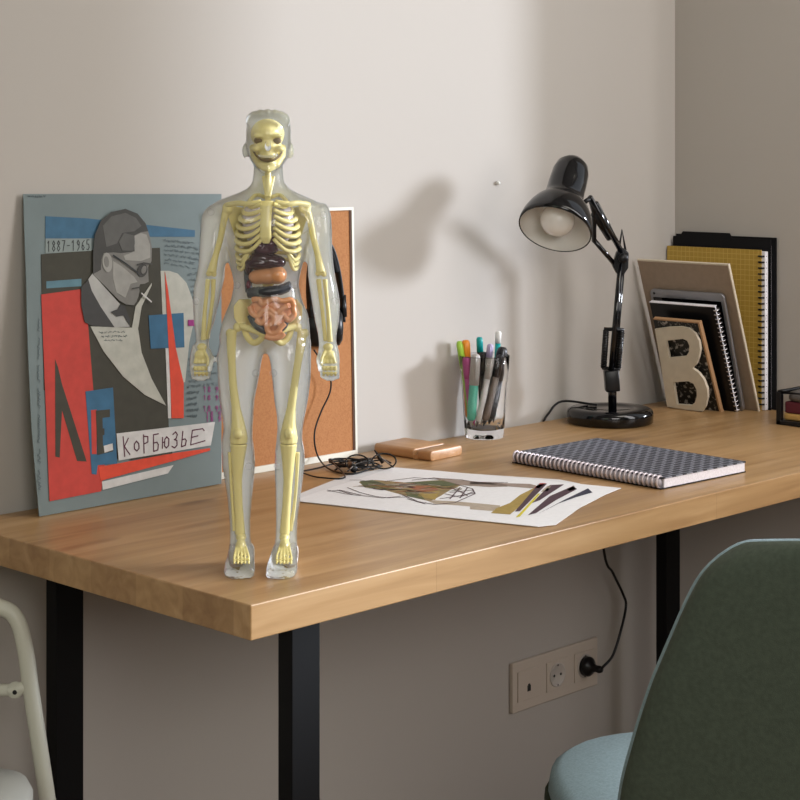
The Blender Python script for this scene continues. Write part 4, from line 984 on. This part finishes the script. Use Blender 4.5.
for k in range(46):
    cx_ = rq.uniform(240, 620); cy_ = 172 + (cx_-240)*.03 + rq.uniform(-6, 40)*(1-abs(cx_-450)/300)
    ln_ = rq.uniform(14, 60); art.line(zd([(cx_-ln_, cy_-rq.uniform(-4, 5)), (cx_, cy_+rq.uniform(-3, 3)), (cx_+ln_, cy_+rq.uniform(-4, 6))]), 4, rq.choice(['plum', 'green', 'sand', 'taupe', 'khaki', 'plum', 'ochre', 'rust']), rq.uniform(.0010, .0030))
art.line(zd([(450,160),(530,152),(640,158),(700,168),(830,170)]), 3, 'plum', .0022)
art.poly(ze([(0,60),(300,70),(340,80),(320,92),(150,78),(0,72)]), 2, 'taupe').poly(ze([(0,180),(130,190),(115,205),(0,196)]), 1, 'sand')
art.poly(ze([(105,215),(130,192),(200,165),(250,125),(320,90),(335,88),(240,190),(200,222)]), 2, 'ochre')
for pts, key in (([(225,207),(340,72),(385,68),(250,205)], 'plum'), ([(320,90),(350,66),(380,66),(345,92)], 'red'), ([(228,237),(260,205),(340,118),(352,118),(310,165),(250,232)], 'yellow'), ([(310,165),(400,75),(470,72),(350,150)], 'plum'), ([(355,108),(385,82),(408,76),(390,105)], 'sand'),
                 ([(290,225),(400,130),(515,80),(535,95),(430,150),(330,215)], 'plum'), ([(345,217),(470,150),(590,92),(612,112),(530,135),(440,168)], 'navy'), ([(480,100),(520,78),(530,95),(500,105)], 'taupe')):
    art.poly(ze(pts), 3, key)
art.poly([(541,525.5),(556,521.5),(558,523.5),(550,526.5),(540,527)], 3, 'plum') if False else None
part('sketch', art, [DM[k] for k in dk], dr, label='coloured pastel sketch and dark bars')

# ------------------------------------------------------------------ spiral notebook lying on the desk
M['nb_cover'] = two_tone('black_woven_pattern_cover', (0.012, 0.014, 0.022), (0.16, 0.17, 0.22), 'noise', 50, .45, .50, .62, vec=(4, 1, 1))
def nbcover():
    m = mat('grid_pattern_cover', (.02,.02,.03), .65); N = m.node_tree.nodes; L = m.node_tree.links
    tc = N.new('ShaderNodeTexCoord'); bk = N.new('ShaderNodeTexBrick'); bk.inputs['Scale'].default_value = 1
    bk.inputs['Brick Width'].default_value = .018; bk.inputs['Row Height'].default_value = .0125; bk.inputs['Mortar Size'].default_value = .0016
    bk.inputs['Color1'].default_value = (.012,.014,.024,1); bk.inputs['Color2'].default_value = (.02,.022,.034,1); bk.inputs['Mortar'].default_value = (.24,.25,.30,1)
    L.new(tc.outputs['Object'], bk.inputs['Vector']); L.new(bk.outputs[0], N['Principled BSDF'].inputs['Base Color']); return m
nh_ = 0.0175
a0 = onZ(512, 463, DZ); a1 = onZ(661, 490, DZ); a3 = onZ(746, 472.5, DZ)
ex = (a1-a0).normalized(); ey = Vector((-ex.y, ex.x, 0)); 
if ey.dot(a3-a1) < 0: ey = -ey
nl = (a1-a0).length; nw = (a3-a1).dot(ey)
print('notebook', nl, nw, ex.dot((a3-a1).normalized()))
nmx = Matrix.Translation(a0) @ Matrix((ex, ey, UP)).transposed().to_4x4()
nb = thing('spiral_notebook', None, 'closed wire-bound notebook with black grid cover lying flat on the desk', 'notebook', mtx=nmx)
part('back_cover', MB().box((0, .0, .0005), (nl, nw, .002)), M['black'], nb, local=True)
part('page_block', MB().box((.003, .009, .002), (nl-.001, nw-.002, nh_-.0022)), M['pages'], nb, local=True)
part('front_cover', MB().box((0, .006, nh_-.0022), (nl, nw, nh_)), nbcover(), nb, local=True, bev=.0004)
M['ring_soft'] = mat('pinkish_wire_coating', (.62,.56,.60), .3, .5)
ns = 34
for k in range(ns):
    x = .006 + (nl-.012)*k/(ns-1)
    pts = [Vector((x, .004 + .0095*math.cos(a_)*.75, .0108 + .0086*math.sin(a_))) for a_ in (2*PI*j/14 for j in range(14))]
    if k < 100: part('wire_ring', MB().tube(pts, .0019, 8, closed=True), M['ring_soft'], nb, local=True)
part('binding_strip', MB().lathe([(0, 0), (.0062, 0), (.0062, nl-.008), (0, nl-.008)], 16, (.004, .0045, nh_*.5), (1, 0, 0)), mat('grey_binding', (.32,.29,.31), .45, .2), nb, local=True)

# ------------------------------------------------------------------ files and notebooks leaning in the right corner
def leaner(name, xb, BRx, TR, TL, th_, m_, label, cat, group=None, z0=DZ+.0004, vertical=False, extra=None):
    y0 = onX(BRx, 400, xb).y
    tr = onY(TR[0], TR[1], y0); 
    if vertical: tr.x = xb; tr.z = onX(TR[0], TR[1], xb).z
    tl = onX(TL[0], TL[1], tr.x); y1 = min(tl.y, YW-.004)
    hgt = math.hypot(tr.z-z0, xb-tr.x); ang = math.atan2(tr.x-xb, tr.z-z0)
    # local: X = towards viewer-left wall normal (-x), Y from y0 to y1, Z up the sheet
    mx = Matrix.Translation(Vector((xb, y0, z0))) @ Matrix.Rotation(ang, 4, 'Y')
    t = thing(name, None, label, cat, group, mtx=mx)
    print(name, 'w', y1-y0, 'h', hgt, 'ang', math.degrees(ang), y0, y1, tr.x)
    return t, y1-y0, hgt
M['card_tan'] = mat('tan_folder_card', (0.30, 0.225, 0.165), .75, noise=(90, .06)); M['card_edge'] = mat('cream_edge', (0.62, 0.54, 0.42), .7)
M['yellow'] = None
def gridmat():
    m = mat('mustard_grid_cover', (.42,.27,.05), .6); N = m.node_tree.nodes; L = m.node_tree.links
    tc = N.new('ShaderNodeTexCoord'); sp_ = N.new('ShaderNodeSeparateXYZ'); cb_ = N.new('ShaderNodeCombineXYZ'); L.new(tc.outputs['Object'], sp_.inputs[0]); L.new(sp_.outputs['Y'], cb_.inputs['X']); L.new(sp_.outputs['Z'], cb_.inputs['Y'])
    bk = N.new('ShaderNodeTexBrick'); bk.offset = 0; bk.inputs['Scale'].default_value = 1; bk.inputs['Brick Width'].default_value = .010; bk.inputs['Row Height'].default_value = .010; bk.inputs['Mortar Size'].default_value = .0006
    bk.inputs['Color1'].default_value = (.46,.29,.045,1); bk.inputs['Color2'].default_value = (.43,.27,.04,1); bk.inputs['Mortar'].default_value = (.58,.40,.10,1)
    L.new(cb_.outputs[0], bk.inputs['Vector']); L.new(bk.outputs[0], N['Principled BSDF'].inputs['Base Color']); return m
bf, w_, h_ = leaner('document_folder', XW-.006, 776, (781, 238), (676, 231), .006, None, 'tall black folder with a tab standing upright against the right wall', 'folder', vertical=True)
part('back_cover', MB().box((-.0, 0, 0), (.003, w_, h_)), M['black_soft'], bf, local=True)
part('front_cover', MB().box((-.010, .006, 0), (-.007, w_, h_-.004)), M['black_soft'], bf, local=True)
part('papers', MB().box((-.0065, .010, .002), (-.0005, w_-.004, h_-.016)), M['pages'], bf, local=True)
part('tab', MB().prism([(-.010, w_*.40, h_-.0045), (-.010, w_*.43, h_+.006), (-.010, w_*.90, h_+.006), (-.010, w_*.93, h_-.0045)], (.003, 0, 0)), M['black_soft'], bf, local=True)
yn, w_, h_ = leaner('spiral_notebook', XW-.024, 765, (766, 250), (668, 246), .01, None, 'mustard yellow grid notebook with black spiral standing behind the tan folder', 'notebook', vertical=True)
part('page_block', MB().box((-.006, -.004, .001), (.004, w_-.002, h_-.003)), M['pages'], yn, local=True)
part('front_cover', MB().box((-.0085, 0.003, 0), (-.0065, w_, h_)), gridmat(), yn, local=True)
part('back_cover', MB().box((.0045, -.004, 0), (.006, w_, h_)), M['black_soft'], yn, local=True)
for k in range(26):
    z = .012 + (h_-.024)*k/25
    pts = [Vector((-.001 + .0098*math.cos(a_), .0045 + .007*math.sin(a_), z)) for a_ in (2*PI*j/12 for j in range(12))]
    part('wire_ring', MB().tube(pts, .0019, 6, closed=True), M['black'], yn, local=True)
tf, w_, h_ = leaner('card_folder', XW-.036, 759, (729, 265), (638.5, 259.5), .01, None, 'tan card folder with cream edges leaning behind the tablet', 'folder')
part('front_cover', MB().box((-.004, 0, 0), (-.001, w_, h_)), M['card_tan'], tf, local=True)
part('edging', MB().box((-.0048, -.0025, 0), (.0005, 0, h_)).box((-.0048, -.0025, h_), (.0005, w_, h_+.003)), M['card_edge'], tf, local=True, label='cream edging')
part('back_cover', MB().box((-.0, 0, 0), (.0015, w_, h_)), M['card_tan'], tf, local=True)
tb, w_, h_ = leaner('tablet', XW-.055, 746, (725, 293), (651, 288), .01, None, 'grey metal tablet leaning between the tan folder and black spiral notebook', 'tablet')
def rrect(x, w, h, r, n=6):
    out = []
    for cy, cz2, a0 in ((w-r, h-r, 0), (r, h-r, 90), (r, r, 180), (w-r, r, 270)):
        for k in range(n): a_ = math.radians(a0+90*k/(n-1)); out.append(Vector((x, cy+r*math.cos(a_), cz2+r*math.sin(a_))))
    return out
M['alu'] = mat('grey_aluminium', (.30,.30,.32), .35, .7)
part('body', MB().loft([rrect(-.0060, w_, h_, .010), rrect(-.0005, w_, h_, .010)]), M['alu'], tb, local=True, bev=.0012)
part('screen', MB().box((-.0064, .008, .010), (-.0061, w_-.006, h_-.016)), M['black_gloss'], tb, local=True)
part('camera_lens', MB().lathe([(0,0),(.0025,0),(.0025,.0006),(0,.0006)], 12, (-.0060, w_-.010, h_-.008), (-1,0,0)), M['black_gloss'], tb, local=True)
sn_, w_, h_ = leaner('spiral_notebook', XW-.069, 740, (718, 306), (651.7, 302), .01, None, 'black notebook with a silver wire spiral leaning in front of the tablet', 'notebook')
part('front_cover', MB().box((-.0075, .003, 0), (-.006, w_, h_)), M['black'], sn_, local=True)
part('page_block', MB().box((-.0058, .004, .001), (-.001, w_-.002, h_-.001)), M['pages'], sn_, local=True)
part('back_cover', MB().box((-.0008, .003, 0), (.0004, w_, h_)), M['black'], sn_, local=True)
part('page_rim', MB().box((-.0078, .003, h_), (.0004, w_, h_+.0015)), M['pages'], sn_, local=True)
for k in range(24):
    z = .006 + (h_-.012)*k/23
    pts = [Vector((-.0035 + .0058*math.cos(a_), .003 + .0048*math.sin(a_), z)) for a_ in (2*PI*j/12 for j in range(12))]
    part('wire_ring', MB().tube(pts, .0013, 6, closed=True), M['steel'], sn_, local=True)
pb, w_, h_ = leaner('patterned_book', XW-.085, 724, (702, 320), (655.8, 316), .01, None, 'black and white speckled book with tan edge right behind the letter B', 'book')
M['speckle'] = two_tone('black_white_speckle', (.006,.006,.005), (.34,.31,.28), 'noise', 110, .5, .54, .66)
part('cover', MB().box((-.0095, .004, 0), (-.0015, w_, h_-.003)), M['speckle'], pb, local=True)
part('spine_edge', MB().box((-.010, .0, 0), (-.001, .004, h_)).box((-.0095, .004, h_-.003), (-.0015, w_, h_)), mat('tan_kraft_edge', (.42,.24,.12), .7), pb, local=True, label='tan kraft edge')
# letter B
M['bcard'] = mat('cream_letter_board', (0.60, 0.53, 0.42), .7, noise=(60, .05))
xbB = onZ(667.5, 407.5, DZ).x; xbB = min(xbB, XW-.098)
def zb(pts): return [(640+x/5.71, 280+y/5.71) for x, y in pts]
tlB = onY(656, 328, onX(667.5, 407, xbB).y)
nB = Vector((-(tlB.z-DZ), 0, (tlB.x-xbB))).normalized()
nB = Vector((-(tlB.z-DZ), 0, -(xbB-tlB.x)))
print('B', math.degrees(math.atan2(xbB-tlB.x, tlB.z-DZ)), XW-xbB); nB.normalize(); p0B = Vector((xbB, 0, DZ+.0008))
tB = (Vector((tlB.x, 0, tlB.z)) - Vector((xbB, 0, DZ))).normalized()
nB = Vector((-tB.z, 0, tB.x))
def pB(x, y): return onP(x, y, p0B, nB)
outer_ = zb([(160,722),(150,650),(125,480),(90,280),(170,268),(240,265),(285,275),(320,305),(342,350),(348,395),(340,440),(325,480),(302,502),(340,530),(370,570),(388,620),(390,670),(378,720),(360,748),(280,740)])
h1 = zb([(152,345),(250,334),(275,345),(288,375),(285,410),(268,435),(172,445)])
h2 = zb([(195,582),(280,576),(310,590),(328,625),(330,665),(318,700),(300,716),(215,710)])
def letterB():
    me = bpy.data.curves.new('tmpB', 'CURVE'); me.dimensions = '2D'; me.fill_mode = 'BOTH'; me.extrude = .0028; me.bevel_depth = .0004
    yv = Vector((0, -1, 0))
    for poly in (outer_, h1, h2):
        s_ = me.splines.new('POLY'); s_.points.add(len(poly)-1)
        for i, (x, y) in enumerate(poly):
            d = pB(x, y) - p0B; zz = max(0.0, d.dot(tB)); s_.points[i].co = (d.dot(yv), zz, 0, 1)
        s_.use_cyclic_u = True
    o = bpy.data.objects.new('tmpB', me); COL.objects.link(o); dg = bpy.context.evaluated_depsgraph_get(); dg.update()
    r = bpy.data.meshes.new_from_object(o.evaluated_get(dg)); bpy.data.objects.remove(o)
    mb = MB(); mb.csm = False
    mx = Matrix.Translation(p0B + Vector((0,0,0.0005))) @ Matrix((yv, tB, yv.cross(tB))).transposed().to_4x4()
    return MB().add([mx @ v.co for v in r.vertices], [list(p.vertices) for p in r.polygons], False)
bmesh_B = letterB()
bo = Vector((xbB, (onX(685, 409, xbB)).y, DZ))
solo('letter_sign', bmesh_B, M['bcard'], bo, 'cream cut-out capital letter B propped in front of the books', 'letter sign')

# ------------------------------------------------------------------ black open box at the right edge
p1 = onZ(776, 424.5, DZ); bw, bd, bh = .13, .115, .060
bx0 = p1.x; by1_ = p1.y
box = thing('storage_box', (bx0+bw/2, by1_-bd/2, DZ), 'low black wire box with rounded rim at the right edge of the desk', 'box')
x0, x1, y0, y1 = bx0, min(bx0+bw, XW-.004), by1_-bd, by1_
z0, z1 = DZ+.0004, DZ+bh
part('box_floor', MB().box((x0, y0, z0), (x1, y1, z0+.0085)), M['black'], box, bev=.0015)
part('rim', MB().tube([(x0+.004, y0+.004, z1), (x1-.004, y0+.004, z1), (x1-.004, y1-.004, z1), (x0+.004, y1-.004, z1)], .0036, 8, closed=True), M['black'], box)
for (xx, yy) in ((x0+.005, y0+.005), (x1-.005, y0+.005), (x1-.005, y1-.005), (x0+.005, y1-.005)):
    part('post', MB().box((xx-.005, yy-.005, z0), (xx+.005, yy+.005, z1)), M['black'], box, bev=.001)
def slab(name, z, t, m_, label, cat, inset=.010, tilt=0):
    mb = MB().box((x0+inset, y0+inset, z), (x1-inset, y1-inset, z+t))
    return solo(name, mb, m_, ((x0+x1)/2, (y0+y1)/2, z), label, cat, bev=.003)
slab('note_block', z0+.0087, .012, mat('ochre_paper_block', (.50,.30,.09), .7), 'ochre paper block at the bottom of the black box', 'paper block')
slab('cloth_pouch', z0+.0212, .021, mat('wine_red_cloth', (.10,.008,.018), .7, bump=(120,.6)), 'wine red cloth pouch in the middle of the black box', 'pouch', .011)
cmb = MB()
for sc, dz in ((.86, 0), (1.0, .005), (1.0, .010), (.92, .016), (.6, .019)):
    pass
ccx, ccy = (x0+x1)/2, (y0+y1)/2
cmb.loft([[Vector((ccx + (x1-x0)/2*.90*sc*math.copysign(abs(math.cos(a_))**.5, math.cos(a_)), ccy + (y1-y0)/2*.90*sc*math.copysign(abs(math.sin(a_))**.5, math.sin(a_)), z0+.0424+dz)) for a_ in (2*PI*k/36 for k in range(36))] for sc, dz in ((.86, 0), (.96, .004), (.96, .010), (.88, .017), (.6, .021), (.1, .022))])
solo('fabric_case', cmb, mat('dark_grey_shiny_fabric', (.10,.09,.085), .3, bump=(70,.5)), (ccx, ccy, z0+.0424), 'shiny dark grey case on top inside the black box', 'case')

# ------------------------------------------------------------------ spectacles and tangled leads on the desk
sp0 = onZ(372, 466, DZ)
sg = thing('reading_glasses', sp0, 'thin black framed reading glasses folded on the corner of the paper', 'glasses')
def ov(cx, cy, rx, ry, zc_, rz):
    ctr = onZ(cx, cy, DZ); return [ctr + RT*(rx*math.cos(a_)) + UP*(zc_ + rz*math.sin(a_)) + FW*(ry*math.sin(a_)) for a_ in (2*PI*k/28 for k in range(28))]
part('lens_rim', MB().tube(ov(384, 470.5, .019, .006, .0148, .011), .0013, 8, closed=True), M['black_gloss'], sg)
part('lens_rim', MB().tube(ov(357, 472, .018, .006, .0148, .011), .0013, 8, closed=True), M['black_gloss'], sg)
part('bridge', MB().tube(smooth_path([onZ(368.5, 470, DZ+.014), onZ(371, 468, DZ+.018), onZ(373.5, 470, DZ+.015)], 4), .0013, 8), M['black_gloss'], sg)
part('temple', MB().tube(smooth_path([onZ(393, 467, DZ+.018), onZ(378, 458, DZ+.012), onZ(350, 463, DZ+.006), onZ(335, 470, DZ+.004)], 5), .0013, 8), M['black_gloss'], sg)
part('temple', MB().tube(smooth_path([onZ(348, 471, DZ+.018), onZ(358, 464, DZ+.012), onZ(382, 460, DZ+.009), onZ(391, 463, DZ+.006)], 5), .0013, 8), M['black_gloss'], sg)
tg = thing('tangled_cable', onZ(350, 475, DZ), 'thin black lead tangled in loops between the figure and the paper', 'cable')
rn = random.Random(8)
pth = [onZ(285, 468, DZ+.002), onZ(300, 471, DZ+.002), onZ(318, 468, DZ+.003), onZ(335, 464, DZ+.004)]
cn = onZ(352, 468, DZ)
for k in range(26):
    a_ = k*1.35 + rn.uniform(-.3, .3); pth.append(cn + RT*(.034+.012*rn.random())*math.cos(a_)*(1 if k % 3 else .4) + FW*(.024*math.sin(a_)) + UP*(.003 + .010*rn.random()))
pth += [onZ(345, 477, DZ+.003), onZ(320, 477.5, DZ+.003), onZ(303, 473, DZ+.003), onZ(286, 466, DZ+.002)]
part('lead', MB().tube(smooth_path(pth, 6), .0013, 8), M['black'], tg)
part('cable_tie', MB().tube([onZ(350, 465, DZ+.010), onZ(354, 469, DZ+.010)], .006, 10), M['black'], tg)
part('jack_plug', MB().lathe([(0, 0), (.0030, 0), (.0030, .013), (.0017, .015), (.0014, .024), (0, .025)], 12, onZ(383, 463, DZ+.006), (-.3, .4, .75)), M['black'], tg)
